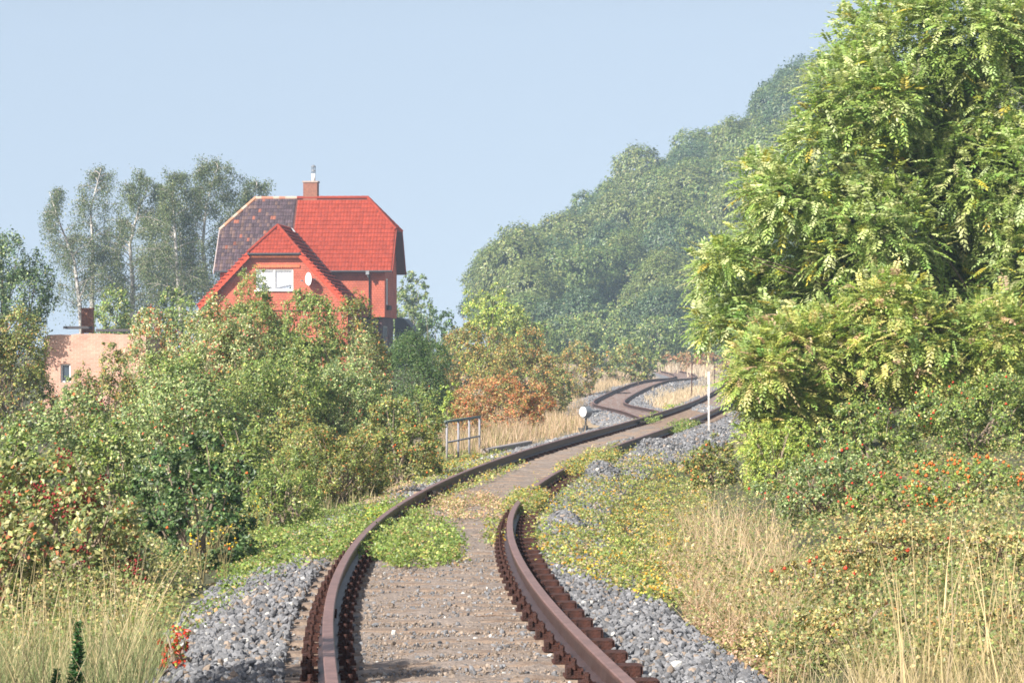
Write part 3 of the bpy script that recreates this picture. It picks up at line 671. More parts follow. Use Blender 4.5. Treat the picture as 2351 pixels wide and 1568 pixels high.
def in_poly(poly, x, y):
    c = np.zeros(len(x), bool); n = len(poly)
    for i in range(n):
        x1, y1 = poly[i]; x2, y2 = poly[(i + 1) % n]
        with np.errstate(divide='ignore', invalid='ignore'): c ^= ((y1 > y) != (y2 > y)) & (x < (x2 - x1) * (y - y1) / (y2 - y1 + 1e-9) + x1)
    return c
def scatter(poly, n, patch=0.):
    p = np.array(poly); lo, hi = p.min(0), p.max(0); X = rng.uniform(lo[0], hi[0], n * 3); Y = rng.uniform(lo[1], hi[1], n * 3)
    k = in_poly(poly, X + 22 * vnoise(X, Y * 2.2, 16, 6) + rng.standard_normal(len(X)) * 9, Y + 9 * vnoise(X, Y * 2.2, 19, 7) + rng.standard_normal(len(X)) * 4)
    if patch: k &= vnoise(X, Y * 2, 26, 5) + rng.uniform(-.6, .6, len(X)) > patch - .5
    X, Y = X[k][:n], Y[k][:n]; x, y = ray_ground(X, Y); ok = (np.abs(YH + (CAMZ - ground(x, y)) * F / y - Y) < 6) & (y > 12.8); return x[ok], y[ok]

def off_rail(x, y):
    d = x - mxs(y); return np.abs(np.abs(d) - .7525) > .07

def cover(name, regs, pal, size, hmax, var=.3, rail_ok=False):
    XS, YS, HS = [], [], []
    for poly, n, pt in regs:
        x, y = scatter(poly, n, pt); 
        if not rail_ok: k = off_rail(x, y); x, y = x[k], y[k]
        XS.append(x); YS.append(y)
    x = np.concatenate(XS); y = np.concatenate(YS); N = len(x)
    m = 5; idx = np.repeat(np.arange(N), m); hh = (hmax * rng.uniform(.15, 1, N) * (1 + .5 * vnoise(x, y, .7, 8)))[idx] * rng.uniform(.3, 1, N * m)
    px = x[idx] + rng.standard_normal(N * m) * .05; py = y[idx] + rng.standard_normal(N * m) * .07; p = np.stack([px, py, ground(px, py) + hh + .01], 1)
    sz = np.maximum(size, 4.6 * y[idx] / F) * rng.uniform(.6, 1.3, N * m); Nr = norm(rng.standard_normal((N * m, 3)) * .6 + np.array([-.1, -.25, .8]))
    V, Q = leaf_quads(p, Nr, sz, sz * .7); cols = jitter_cols(pal, N, var)[idx] * rng.lognormal(0, .12, (N * m, 1))
    o = link(name, np_mesh(name, V, quads=Q, cols=np.repeat(cols, 4, 0).clip(0, 1)), M_LEAF); tag(o, kind="stuff")
GREEN = [(5, (.125, .165, .05)), (3, (.085, .12, .04)), (2, (.20, .22, .08)), (.8, (.25, .19, .10))]
YGREEN = [(4, (.19, .205, .075)), (5, (.125, .155, .055)), (1.6, (.31, .26, .11)), (2, (.20, .16, .11)), (1, (.42, .24, .06))]
PINK = [(4, (.32, .23, .16)), (3, (.18, .18, .08)), (2, (.24, .16, .11))]
UNDER = [(4, (.12, .15, .06)), (3, (.20, .19, .09)), (2, (.28, .22, .12))]
cover("green_ground_cover", [([(560, 1260), (640, 1190), (760, 1150), (890, 1165), (840, 1220), (770, 1290), (640, 1300), (500, 1360)], 5000, 0), ([(850, 1215), (890, 1175), (960, 1180), (1060, 1230), (1060, 1290), (960, 1315), (850, 1290), (800, 1260)], 2200, .35),
    ([(600, 1290), (700, 1290), (520, 1400), (420, 1480), (380, 1480)], 1200, .3), ([(880, 1170), (930, 1150), (960, 1190), (880, 1215)], 500, .2)], GREEN, .035, .14)
cover("yellow_ground_cover", [([(1185, 1150), (1340, 1070), (1480, 1040), (1600, 1060), (1640, 1130), (1560, 1250), (1600, 1400), (1500, 1400), (1300, 1320), (1230, 1290), (1190, 1220)], 9000, .05), ([(870, 1120), (960, 1060), (1120, 1040), (1180, 1045), (1060, 1090), (950, 1120)], 2600, 0),
    ([(1080, 1075), (1170, 1060), (1130, 1090), (1040, 1110), (1010, 1120)], 500, .3), ([(1330, 1060), (1440, 1020), (1460, 1035), (1350, 1075)], 500, 0), ([(1170, 1140), (1215, 1130), (1215, 1165), (1180, 1180)], 260, 0), ([(1130, 1200), (1165, 1200), (1160, 1260), (1120, 1250)], 120, .4)], YGREEN, .035, .13)
cover("dry_ground_cover", [([(620, 1170), (700, 1120), (860, 1100), (950, 1115), (880, 1165), (760, 1160)], 2600, 0), ([(960, 1150), (1130, 1130), (1170, 1180), (1060, 1200), (960, 1185)], 900, .3), ([(1480, 1290), (1640, 1300), (1800, 1480), (1850, 1568), (1740, 1568), (1600, 1450)], 3500, 0)], PINK, .03, .12)
cover("undergrowth", [([(0, 1230), (380, 1200), (640, 1110), (640, 1180), (460, 1330), (330, 1568), (0, 1568)], 7000, 0), ([(640, 1120), (1030, 1010), (1040, 1050), (880, 1110), (640, 1190)], 2500, 0), ([(1560, 1050), (2351, 1000), (2351, 1568), (1800, 1568), (1560, 1300)], 9000, 0)], UNDER, .035, .3)
# creeping weeds over the rails and the switch
cover("creeping_weed", [([(1520, 940), (1560, 930), (1570, 945), (1530, 958)], 60, 0), ([(840, 1200), (900, 1165), (905, 1180), (850, 1220)], 160, .2),
    ([(1460, 965), (1510, 950), (1510, 962), (1470, 975)], 80, .3)], [(5, (.17, .22, .055)), (2, (.10, .16, .045)), (3, (.32, .29, .08))], .04, .22, rail_ok=True)
def track_weeds(y0, y1, d0, d1, n, h0, h1, pal):
    y = rng.uniform(y0, y1, n); k = rng.random(n) < .35 + .65 * np.sin(np.pi * (y - y0) / (y1 - y0)); y = y[k]; n = len(y); d = rng.uniform(d0, d1, n); x = mxs(y) + d
    h = rng.uniform(h0, h1, n) * (1 + .25 * vnoise(x, y, .5, 4)); m = 5; i = np.repeat(np.arange(n), m); px = x[i] + rng.standard_normal(n * m) * .04; py = y[i] + rng.standard_normal(n * m) * .06
    p = np.stack([px, py, ground(px, py) + h[i] * rng.uniform(.35, 1, n * m)], 1); sz = np.maximum(.036, 4.4 * py / F) * rng.uniform(.6, 1.3, n * m); Nr = norm(rng.standard_normal((n * m, 3)) * .6 + np.array([-.1, -.3, .8])); V, Q = leaf_quads(p, Nr, sz, sz * .7)
    o = link("creeping_weed", np_mesh("creeping_weed", V, quads=Q, cols=np.repeat(jitter_cols(pal, n, .25)[i], 4, 0).clip(0, 1)), M_LEAF); tag(o, kind="stuff")
track_weeds(36.4, 40.5, .60, 1.0, 1300, .16, .28, YGREEN); track_weeds(46.5, 55, .62, 1.05, 2000, .17, .28, YGREEN); track_weeds(69, 79, .6, 1.0, 700, .12, .26, GREEN)
track_weeds(80, 87, -.95, -.5, 260, .1, .25, GREEN); track_weeds(27, 33.5, -1.0, -.62, 900, .08, .21, GREEN); track_weeds(27, 33.5, -.72, -.4, 500, .05, .16, GREEN); track_weeds(40, 52, -.7, -.35, 420, .04, .15, YGREEN)

def gcols(N, a=(.42, .34, .17), b=(.20, .22, .09), c=(.50, .40, .26)):
    A = np.array([a, b, c]); return A[rng.choice(3, N, p=[.45, .3, .25])] * rng.lognormal(0, .18, (N, 1))
# pale grass, bottom left
N = 8000; y = rng.uniform(12.8, 18.5, N); x = mxs(y) - rng.uniform(1.75, 3.2, N)
blades("grass", x, y, rng.uniform(.12, .5, N), .006, rng.uniform(.1, .7, N), gcols(N, (.25, .27, .13), (.15, .20, .08), (.42, .36, .2)))
N = 320; y = rng.uniform(14, 20, N); x = -2.15 - (y - 14) * .12 + rng.uniform(-.9, .3, N)
blades("dry_grass", x, y, rng.uniform(.55, .95, N), .006, rng.uniform(.15, .5, N), gcols(N, (.5, .4, .22), (.42, .35, .2)))
# dry clump right of the line
x, y = scatter([(1500, 1230), (1560, 1180), (1700, 1190), (1840, 1300), (1840, 1480), (1640, 1480), (1560, 1380)], 4200, .4); N = len(x)
blades("dry_grass", x, y, rng.uniform(.1, .42, N), .006, rng.uniform(.1, 1.1, N), gcols(N, (.46, .33, .21), (.22, .22, .10), (.55, .43, .30)))
x, y = scatter([(1560, 1230), (1700, 1210), (1830, 1300), (1700, 1370)], 160); N = len(x)
blades("dry_grass", x, y, rng.uniform(.5, .75, N), .007, rng.uniform(.1, .5, N), gcols(N, (.56, .42, .27), (.5, .38, .24)), bend=.8)
# bottom right straw
N = 1500; y = rng.uniform(14.2, 18.5, N); x = (rng.uniform(1950, 2400, N) - CX) * y / F
blades("dry_grass", x, y, rng.uniform(.12, .5, N), .006, rng.uniform(.1, .7, N), gcols(N, (.50, .40, .22), (.30, .26, .12)))
N = 46; y = rng.uniform(15, 19, N); x = (rng.uniform(2060, 2400, N) - CX) * y / F
blades("dry_grass", x, y, rng.uniform(.65, 1.15, N), .011, rng.uniform(.05, .35, N), gcols(N, (.56, .44, .24), (.5, .4, .22)), bend=.3)
N = 3200; y = rng.uniform(14, 26, N); x = (rng.uniform(1780, 2400, N) - CX) * y / F
blades("grass", x, y, rng.uniform(.1, .35, N), .006, rng.uniform(.1, .6, N), gcols(N, (.36, .30, .15), (.14, .17, .07)))
# middle distance straw between scrub and track
x, y = scatter([(1010, 1010), (1060, 930), (1200, 940), (1330, 915), (1350, 960), (1330, 990), (1200, 1020), (1130, 1035), (1040, 1050)], 9000); N = len(x)
blades("dry_grass", x, y, rng.uniform(.15, .55, N), .018, rng.uniform(.1, .5, N), gcols(N, (.42, .30, .19), (.27, .24, .11), (.50, .37, .27)))
x, y = scatter([(1290, 905), (1310, 870), (1400, 860), (1500, 845), (1500, 862), (1400, 895), (1350, 905)], 3500); N = len(x)
blades("dry_grass", x, y, rng.uniform(.15, .5, N), .035, rng.uniform(.1, .5, N), gcols(N, (.46, .35, .23), (.36, .28, .17)))
x, y = scatter([(1480, 915), (1600, 880), (1640, 862), (1660, 880), (1560, 925), (1500, 935)], 3000); N = len(x)
blades("dry_grass", x, y, rng.uniform(.1, .35, N), .03, rng.uniform(.1, .6, N), gcols(N, (.55, .45, .32), (.42, .34, .22)))
x, y = scatter([(1500, 842), (1660, 840), (1660, 862), (1590, 866), (1560, 850), (1500, 850)], 2500); N = len(x)
blades("dry_grass", x, y, rng.uniform(.4, 1.0, N), .05, rng.uniform(.1, .4, N), gcols(N, (.62, .50, .38), (.50, .40, .30)))
x, y = scatter([(640, 1190), (900, 1110), (1030, 1040), (1040, 1060), (900, 1130), (700, 1210)], 2500); N = len(x)
blades("grass", x, y, rng.uniform(.15, .4, N), .012, rng.uniform(.1, .5, N), gcols(N, (.30, .28, .12), (.13, .18, .06)))

# yellow wildflowers on thin brown stems
def flower_proto(k):
    b = MB(); r = random.Random(k); heads = []
    for i in range(7):
        a = r.uniform(0, 6.28); ln = r.uniform(.28, .5); e = (math.cos(a) * .1, math.sin(a) * .1, ln)
        b.tube([(0, 0, 0), (e[0] * .4, e[1] * .4, ln * .5), e], [.004, .003, .002], 4); heads.append(e)
    hs = []
    for e in heads[:5]:
        h = MB()
        h.add([(e[0] + math.cos(q * 1.047) * .013, e[1] + math.sin(q * 1.047) * .013 - .004, e[2] + .004 * math.sin(q)) for q in range(6)] + [(e[0], e[1], e[2] + .010), (e[0], e[1], e[2] - .008)], [(q, (q + 1) % 6, 6) for q in range(6)] + [((q + 1) % 6, q, 7) for q in range(6)], (.80, .52, .02)); hs.append(h.mesh("flower_head"))
    return b.mesh("stem"), hs
M_FSTEM = mat("flower_stem", (.24, .20, .09), .9); FP = [flower_proto(k) for k in range(3)]
fx, fy = scatter([(420, 1290), (500, 1220), (600, 1200), (640, 1230), (560, 1300), (480, 1380), (420, 1400)], 24)
for i in range(len(fx)):
    o = empty("wildflower", (float(fx[i]), float(fy[i]), float(ground(fx[i], fy[i]))), random.uniform(0, 6)); tag(o, "small yellow wildflower on thin brown stems beside the dark rose bush", "flower", "yellow wildflowers on the left verge")
    a, h = FP[i % 3]; link("stem", a, M_FSTEM if not a.materials else None, o); [link("flower_head", q, M_BERRY if not q.materials else None, o) for q in h]; o.scale = (random.uniform(.8, 1.2),) * 3

# dark mullein-like stalk at the bottom left
def mullein(px, Y, h, label):
    x, y, g = gpt(px, Y); root = empty("nettle_plant", (x, y, g)); tag(root, label, "plant")
    b = MB(); b.tube([(0, 0, 0), (.01, 0, h * .5), (.02, 0, h)], [.006, .005, .003], 5); b.build("stem", M_FSTEM, root)
    N = 900; t = rng.random(N) ** .8; p = np.stack([.02 * t, 0 * t, h * (.25 + .78 * t)], 1); a = rng.uniform(0, 6.28, N); A = np.stack([np.cos(a), np.sin(a), .4 + 0 * a], 1); L = .075 * (1.1 - t * .75) * rng.uniform(.5, 1.1, N)
    p = p + norm(A) * (L * .55)[:, None]; V, Q = leaf_quads(p, norm(rng.standard_normal((N, 3)) * .4 + np.array([0, 0, 1.])), L, L * .38, A)
    link("foliage", np_mesh("foliage", V, quads=Q, cols=np.repeat(jitter_cols([(1, (.035, .085, .03)), (1, (.05, .10, .04))], N, .2), 4, 0)), M_LEAF, root)
mullein(172, 14.6, .66, "tall dark green nettle stalk standing in the pale grass at the bottom left")
mullein(122, 14.5, .45, "short dark nettle left of the tall nettle stalk")
PAL['scar'] = [(3, (.36, .05, .035)), (2, (.16, .18, .05))]
shrub("bramble_runner", "small bramble with scarlet leaves at the edge of the left ballast", 400, 1462, 30, 17.3, 'scar', .03, 5, nst=5)
# ------------------------------------------------------------------ wooded hill
def hill_proto(pal, seed, rx=4., h=9.):
    lobes = make_lobes((0, 0, h * .58), rx * 1.1, rx * 1.1, h * .46, 8, .46)
    N = 13000; p, nn = lobe_points(lobes, N, 16, .13, .2, .06, .07); N = len(p)
    Nr = norm(rng.standard_normal((N, 3)) * .42 + nn * 1.2 + np.array([0, 0, .45])); t = vnoise(p[:, 0] + p[:, 2], p[:, 1] - p[:, 2], 1.1, seed)
    cols = jitter_cols([(1.5 * w_, c_) if q_ == 0 else (w_, c_) for q_, (w_, c_) in enumerate(PAL[pal])], N, .15) * (1 + .12 * t)[:, None]; L = .30 * rng.uniform(.6, 1.3, N); V, Q = leaf_quads(p, Nr, L, L * .62)
    cr = np_mesh("crown", V, quads=Q, cols=np.repeat(cols, 4, 0).clip(0, 1)); cr.materials.append(M_LEAF)
    b = MB(); b.tube([(0, 0, -1.5), (.1, 0, h * .3), (0, .1, h * .6)], [.28, .22, .1], 6)
    tr = b.mesh("trunk", True); tr.materials.append(M_BARK); return cr, tr
PAL['farb'] = [(5, (.115, .14, .052)), (2, (.075, .095, .04)), (1.5, (.20, .21, .09))]
PAL['fard'] = [(5, (.062, .092, .045)), (2, (.045, .07, .04)), (.8, (.12, .14, .07))]
HP = [hill_proto('far', 1), hill_proto('farb', 2, 3.6, 9.5), hill_proto('fard', 3, 4.2, 8.5), hill_proto('far', 4, 3.4, 8.), hill_proto('farred', 5, 3., 7.), hill_proto('faryel', 6, 2.6, 6.)]
def hill_tree(k, x, y, s, label, group="trees covering the wooded hill"):
    z = float(ground(x, y)); o = empty("hill_tree", (x, y, z), random.uniform(0, 6.28)); tag(o, label, "tree", group)
    for nm, me in (("crown", HP[k][0]), ("trunk", HP[k][1])):
        c = bpy.data.objects.new(nm, me); COL.objects.link(c); c.parent = o
    o.scale = (s * random.uniform(.9, 1.1), s * random.uniform(.9, 1.1), s * random.uniform(.88, 1.15))
KL = {0: "deep green leafy tree on the wooded hill", 1: "grey-green leafy tree on the wooded hill", 2: "dark green leafy tree on the wooded hill", 3: "small rounded green tree on the wooded hill"}
yy = 300.
while yy < 450:
    xx = -7 + random.uniform(-2, 2) + (0 if yy < 400 else 0)
    while xx < (2420 - CX) * yy / F + 6:
        x, y = xx + random.uniform(-1.6, 1.6), yy + random.uniform(-3, 3); 
        px = CX + F * x / y; z = float(ground(x, y)); py = YH - (z + 4 - CAMZ) * F / y
        hidden = px > 2000 and py > 120
        if px > 1118 and not hidden and not (y < 318 and px > 1650):
            sky_ = y > 425; k = random.choice([0, 0, 1, 1, 2, 3, 3]); hgt = "high on the slope near the skyline" if sky_ else ("low at the foot of the slope" if y < 340 else "half-way up the slope")
            hill_tree(k, x, y, random.uniform(.95, 1.5) * (1 if y > 330 else .7), KL[k] + ", " + hgt, "hill trees, " + KL[k].split(" leafy")[0].split(" tree")[0] + ", " + hgt)
        xx += random.uniform(6.4, 9.2)
    yy += 7.5
def hill_at(px, y, k, s, label):
    x = (px - CX) * y / F; hill_tree(k, x, y, s, label)
hill_at(1370, 352, 4, 1.0, "reddish brown tree in the middle of the wooded hill")
hill_at(1345, 318, 5, .9, "tree with yellow leaves at the foot of the wooded hill")
hill_at(1835, 442, 2, 1.5, "lone taller dark tree standing up from the skyline of the hill")
hill_at(1655, 430, 4, .7, "reddish tree near the skyline of the hill")

# ------------------------------------------------------------------ house
HPHI = -.08; HC, HS = math.cos(HPHI), math.sin(HPHI); HY0 = 168.0; HX0 = (635 - CX) * HY0 / F
HG = float(ground(HX0, HY0 + 5)) - .05
def hu(px, v):
    k = (px - CX) / F; return (k * (HY0 + HC * v) - HX0 + HS * v) / (HC - HS * k)
def hw_(py, u, v): Y = HY0 + HS * u + HC * v; return CAMZ - (py - YH) * Y / F - HG
def hp(px, py, v): u = hu(px, v); return Vector((u, v, hw_(py, u, v)))

M_TILE = mat("roof_tile", attr=True, rough=.75, noise=.16, nscale=3, spec=.12)
def shingle_mat(name, c1, c2, mortar, sx=.18, sy=.14, msz=.012):
    m = bpy.data.materials.new(name); m.use_nodes = True; t = m.node_tree; b = t.nodes["Principled BSDF"]; b.inputs["Roughness"].default_value = .85; b.inputs["Specular IOR Level"].default_value = .2
    tc = t.nodes.new("ShaderNodeTexCoord"); sp = t.nodes.new("ShaderNodeSeparateXYZ"); cb = t.nodes.new("ShaderNodeCombineXYZ"); ad = t.nodes.new("ShaderNodeMath"); ad.operation = 'ADD'
    t.links.new(tc.outputs["Object"], sp.inputs[0]); t.links.new(sp.outputs[0], ad.inputs[0]); t.links.new(sp.outputs[1], ad.inputs[1]); t.links.new(ad.outputs[0], cb.inputs[0]); t.links.new(sp.outputs[2], cb.inputs[1])
    br = t.nodes.new("ShaderNodeTexBrick"); br.inputs["Scale"].default_value = 1; br.inputs["Brick Width"].default_value = sx; br.inputs["Row Height"].default_value = sy; br.inputs["Mortar Size"].default_value = msz
    br.inputs["Color1"].default_value = (*c1, 1); br.inputs["Color2"].default_value = (*c2, 1); br.inputs["Mortar"].default_value = (*mortar, 1)
    t.links.new(cb.outputs[0], br.inputs["Vector"]); n = t.nodes.new("ShaderNodeTexNoise"); n.inputs["Scale"].default_value = 1.3; n.inputs["Detail"].default_value = 5; t.links.new(tc.outputs["Object"], n.inputs["Vector"])
    r = t.nodes.new("ShaderNodeValToRGB"); r.color_ramp.elements[0].color = (.75, .75, .75, 1); r.color_ramp.elements[1].color = (1.1, 1.1, 1.1, 1); r.color_ramp.elements[0].position = .3; r.color_ramp.elements[1].position = .7; t.links.new(n.outputs[0], r.inputs[0])
    mx = t.nodes.new("ShaderNodeMix"); mx.data_type = 'RGBA'; mx.blend_type = 'MULTIPLY'; mx.inputs[0].default_value = 1; t.links.new(br.outputs[0], mx.inputs[6]); t.links.new(r.outputs[0], mx.inputs[7]); t.links.new(mx.outputs[2], b.inputs["Base Color"])
    bp = t.nodes.new("ShaderNodeBump"); bp.inputs["Strength"].default_value = .8; bp.inputs["Distance"].default_value = .03; bp.invert = True; t.links.new(br.outputs["Fac"], bp.inputs["Height"]); t.links.new(bp.outputs[0], b.inputs["Normal"])
    return m
M_SHING = shingle_mat("hung_tile", (.54, .145, .085), (.47, .125, .075), (.36, .105, .07))
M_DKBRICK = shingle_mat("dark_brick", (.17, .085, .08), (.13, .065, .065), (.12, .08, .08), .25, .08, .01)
M_PINKBRICK = shingle_mat("pale_brick", (.66, .37, .27), (.56, .29, .21), (.58, .43, .34), .25, .08, .012)
M_WHITE = mat("white_paint", (.78, .78, .76), .5); M_PLASTER = mat("white_plaster", (.62, .60, .56), .9, .15, 2, .2)
M_ZINC = mat("zinc", (.32, .34, .36), .45, .2, 5, metal=.6); M_DARKMET = mat("dark_metal", (.05, .055, .06), .6)
M_WOOD = mat("dark_wood", (.06, .035, .028), .8, .3, 10); M_CURT = mat("curtain", (.85, .86, .88), .9)
M_GLASS = mat("window_glass", (.05, .07, .09), .08, spec=.6)
def glassy(name):
    m = bpy.data.materials.new(name); m.use_nodes = True; t = m.node_tree; b = t.nodes["Principled BSDF"]
    b.inputs["Base Color"].default_value = (.9, .95, 1, 1); b.inputs["Roughness"].default_value = .03; b.inputs["Transmission Weight"].default_value = .0
    tr = t.nodes.new("ShaderNodeBsdfTransparent"); gl = t.nodes.new("ShaderNodeBsdfGlossy"); gl.inputs["Roughness"].default_value = .03; ms = t.nodes.new("ShaderNodeMixShader"); ms.inputs[0].default_value = .18
    t.links.new(tr.outputs[0], ms.inputs[1]); t.links.new(gl.outputs[0], ms.inputs[2]); t.links.new(ms.outputs[0], t.nodes["Material Output"].inputs["Surface"]); return m
M_PANE = glassy("pane")

def tiles(b, O, U, Vv, poly, tw=.2, th=.33, colf=None, relief=.035, inside=None):
    """real overlapping pantiles on a roof plane. O origin at eave, U along the eave, Vv up the slope, poly in (a,b)"""
    O, U, Vv = Vector(O), Vector(U).normalized(), Vector(Vv).normalized(); Nn = U.cross(Vv).normalized()
    if Nn.z < 0: Nn = -Nn
    pa = np.array(poly); a0, b0 = pa.min(0); a1, b1 = pa.max(0)
    # deck under the tiles
    b.prism([O + U * p[0] + Vv * p[1] - Nn * .02 for p in poly], -Nn * .06, (.12, .05, .04))
    nb = int(math.ceil((b1 - b0) / th)); na = int(math.ceil((a1 - a0) / tw)); lift = [0, .6, 1, .6, 0]
    for j in range(nb):
        for i in range(na):
            ca, cb = a0 + (i + .5) * tw, b0 + (j + .5) * th
            if not in_poly(poly, np.array([ca]), np.array([cb]))[0]: continue
            col = colf(ca, cb)
            if col is None: continue
            vs = []
            for (bb, e) in ((cb - th * .5 - .02, relief), (cb + th * .5, .002)):
                for k in range(5):
                    vs.append(O + U * (ca - tw * .5 + tw * k / 4) + Vv * bb + Nn * (e + lift[k] * .025 - .004))
            for k in range(5): vs.append(O + U * (ca - tw * .5 + tw * k / 4) + Vv * (cb - th * .5 - .02) + Nn * (-.015))
            b.add(vs, [(k, k + 1, k + 6, k + 5) for k in range(4)] + [(10 + k, 11 + k, k + 1, k) for k in range(4)], col)

def newcol(a, b_): g = random.uniform(.88, 1.08); return (.275 * g, .044 * g, .023 * g)
def oldcol(a, b_):
    r = random.random(); g = random.uniform(.7, 1.25)
    if r < .05: return (.24 * g, .09 * g, .06 * g)
    if r < .20: return (.13 * g, .085 * g, .075 * g)
    return (.080 * g, .056 * g, .064 * g)

def ridge_caps(b, p, q, colf, r=.11, step=.36):
    p, q = Vector(p), Vector(q); L = (q - p).length; n = max(int(L / step), 1)
    for i in range(n): a = p.lerp(q, i / n); c = p.lerp(q, (i + 1.12) / n); b.tube([a, c], [r * 1.06, r * .92], 8, colf(0, 0))

def house():
    root = empty("brick_house", (HX0, HY0, HG), HPHI); tag(root, "red brick house with a half new, half weathered tiled roof and a steep cross gable", "house")
    VE, VR, VB = 3.8, 7.3, 10.8                     # eave, ridge, rear eave depth
    VW, VWB = 4.25, 10.35                           # front and rear wall
    ze = hp(800, 622, VE).z; zr = hp(760, 455, VR).z; uR = hp(900, 622, VE).x; uL = hp(491, 616, VE).x
    zh = ze + (zr - ze) * (622 - 528) / 169.; vh = VE + (VR - VE) * (zh - ze) / (zr - ze)
    urR = hp(844, 455, VR).x; urL = hp(587, 458, VR).x; usp = hp(672, 540, 5.6).x
    U = Vector((1, 0, 0)); S = Vector((0, VR - VE, zr - ze)); SL = S.length; sh = SL * (zh - ze) / (zr - ze)
    full = [(uL, 0), (uR, 0), (uR, sh), (urR, SL), (urL, SL), (uL, sh)]
    # cross gable numbers
    gz = hp(602, 0, 0)
    uc = hp(630, 518, .6).x
    aL, aR = hp(569, 581, -.35), hp(690, 581, -.35); bLx, bRx = hp(470, 682, -.35), hp(806, 702, -.35)
    uc = (aL.x + aR.x) / 2; slope = (aR.z - bRx.z) / (bRx.x - aR.x); zpk = hp(630, 519, .9).z
    halfh = (zpk - aR.z) / slope; halfw_top = (aR.x - aL.x) / 2
    slope2 = (zpk - aR.z) / halfw_top               # slope of the gable rakes from the peak
    slp = (slope + slope2) / 2; zg_eave = bRx.z
    def gz_at(u): return zpk - slp * abs(u - uc)
    wg = (zpk - zg_eave) / slp                      # half width of cross roof at foot
    vcut = lambda z: VE + (z - ze) / (zr - ze) * (VR - VE)     # depth where a height meets the main slope
    # --- main roof, new tiles and old tiles
    def under_cross(a, bb):     # part of the main slope that lies under the cross roof
        z = ze + bb / SL * (zr - ze); return z < gz_at(a) - .05
    nb = MB(); tiles(nb, (0, VE, ze), U, S, full, colf=lambda a, b_: newcol(a, b_) if a > usp and not under_cross(a, b_) else None)
    o = nb.build("roof", M_TILE, root); tag(o, "new bright red tiled slope")
    ob = MB(); tiles(ob, (0, VE - .004, ze + .004), U, S, [(uL, 0), (usp, 0), (usp, SL - .02), (urL, SL - .02), (uL, sh)], colf=lambda a, b_: oldcol(a, b_) if not under_cross(a, b_) else None, relief=.03, tw=.16, th=.29)
    o = ob.build("roof", M_TILE, root); tag(o, "weathered dark purple-brown tiled slope")
    # rear slope and half hips
    rb = MB(); S2 = Vector((0, VR - VB, zr - ze)); tiles(rb, (0, VB, ze), U, S2, full, colf=newcol)
    o = rb.build("roof", M_TILE, root)
    for (ue, ur, sg) in ((uR, urR, 1), (uL, urL, -1)):
        hb = MB()
        Sv = Vector((ur - ue, 0, zr - zh)); hl = Sv.length; w = (VR - vh)
        tiles(hb, (ue, VR, zh), Vector((0, 1, 0)), Sv, [(-w, 0), (w, 0), (.01, hl), (-.01, hl)], colf=newcol if sg > 0 else oldcol)
        cf = newcol if sg > 0 else (lambda a, b_: (.55, .42, .32) if random.random() < .5 else (.5, .25, .15))
        ridge_caps(hb, (ue, vh, zh + .03), (ur, VR, zr + .03), cf); ridge_caps(hb, (ue, 2 * VR - vh, zh + .03), (ur, VR, zr + .03), cf)
        hb.build("hip_roof", M_TILE, root)
    cb = MB(); ridge_caps(cb, (usp, VR, zr + .03), (urR, VR, zr + .03), newcol); ridge_caps(cb, (urL, VR, zr + .02), (usp, VR, zr + .02), lambda a, b_: (.5, .36, .28) if random.random() < .5 else (.45, .2, .13))
    # verge tiles on both gable ends
    for (u, cf) in ((uR, newcol), (uL, lambda a, b_: (.45, .38, .36))):
        for k in range(2):
            p0 = Vector((u, VE if k == 0 else VB, ze)); p1 = Vector((u, vh if k == 0 else 2 * VR - vh, zh)); n = 8
            for i in range(n):
                a, c = p0.lerp(p1, i / n), p0.lerp(p1, (i + 1.06) / n); cb.prism([a + Vector((0, 0, .06)), c + Vector((0, 0, .03)), c + Vector((0, 0, -.16)), a + Vector((0, 0, -.16))], Vector((.05 if u > 0 else -.05, 0, 0)), cf(0, 0))
    cb.build("ridge_tiles", M_TILE, root)
    # --- walls (upper storey overhangs the ground floor)
    zup = hp(882, 727, VW).z; uWR = hp(883, 680, VW).x; uWL = hp(505, 680, VW).x
    wl = MB(); wl.box(((uWL + uWR) / 2, VW + .1, (ze + zup) / 2 - .02), ((uWR - uWL) / 2, .1, (ze - zup) / 2 - .0))
    wl.box(((uWL + uWR) / 2, VWB - .1, (ze + zup) / 2 - .02), ((uWR - uWL) / 2, .1, (ze - zup) / 2))
    # side walls following the gable
    for sg, u in ((1, uWR), (-1, uWL)):
        zk = lambda v: ze + (zr - ze) * (1 - abs(v - VR) / (VR - VE)) - .14
        top = [(VW + .2, zk(VW + .2)), (vh, zh - .14), (2 * VR - vh, zh - .14), (VWB - .2, zk(VWB - .2))]
        zb = zup - .02
        # right wall has a window hole between v 5.6 and 6.6
        if sg > 0:
            v0, v1, z0, z1 = 5.0, 6.0, hp(893, 700, 5.5).z, hp(893, 640, 5.5).z
            pol = [[(VW + .2, zb), (v0, zb), (v0, zk(v0)), (VW + .2, zk(VW + .2))], [(v0, zb), (v1, zb), (v1, z0), (v0, z0)], [(v0, z1), (v1, z1), (v1, zk(v1)), (v0, zk(v0))],
                   [(v1, zb), (VWB - .2, zb), top[3], top[2], top[1], (v1, zk(v1))]]
            for q in pol: wl.prism([Vector((u - .2, a, c)) for a, c in q], Vector((.2, 0, 0)))
            side = (v0, v1, z0, z1, u)
        else: wl.prism([Vector((u, a, c)) for a, c in [(VW + .2, zb), (VWB - .2, zb)] + top[::-1]], Vector((.2, 0, 0)))
    wl.build("wall", M_SHING, root)
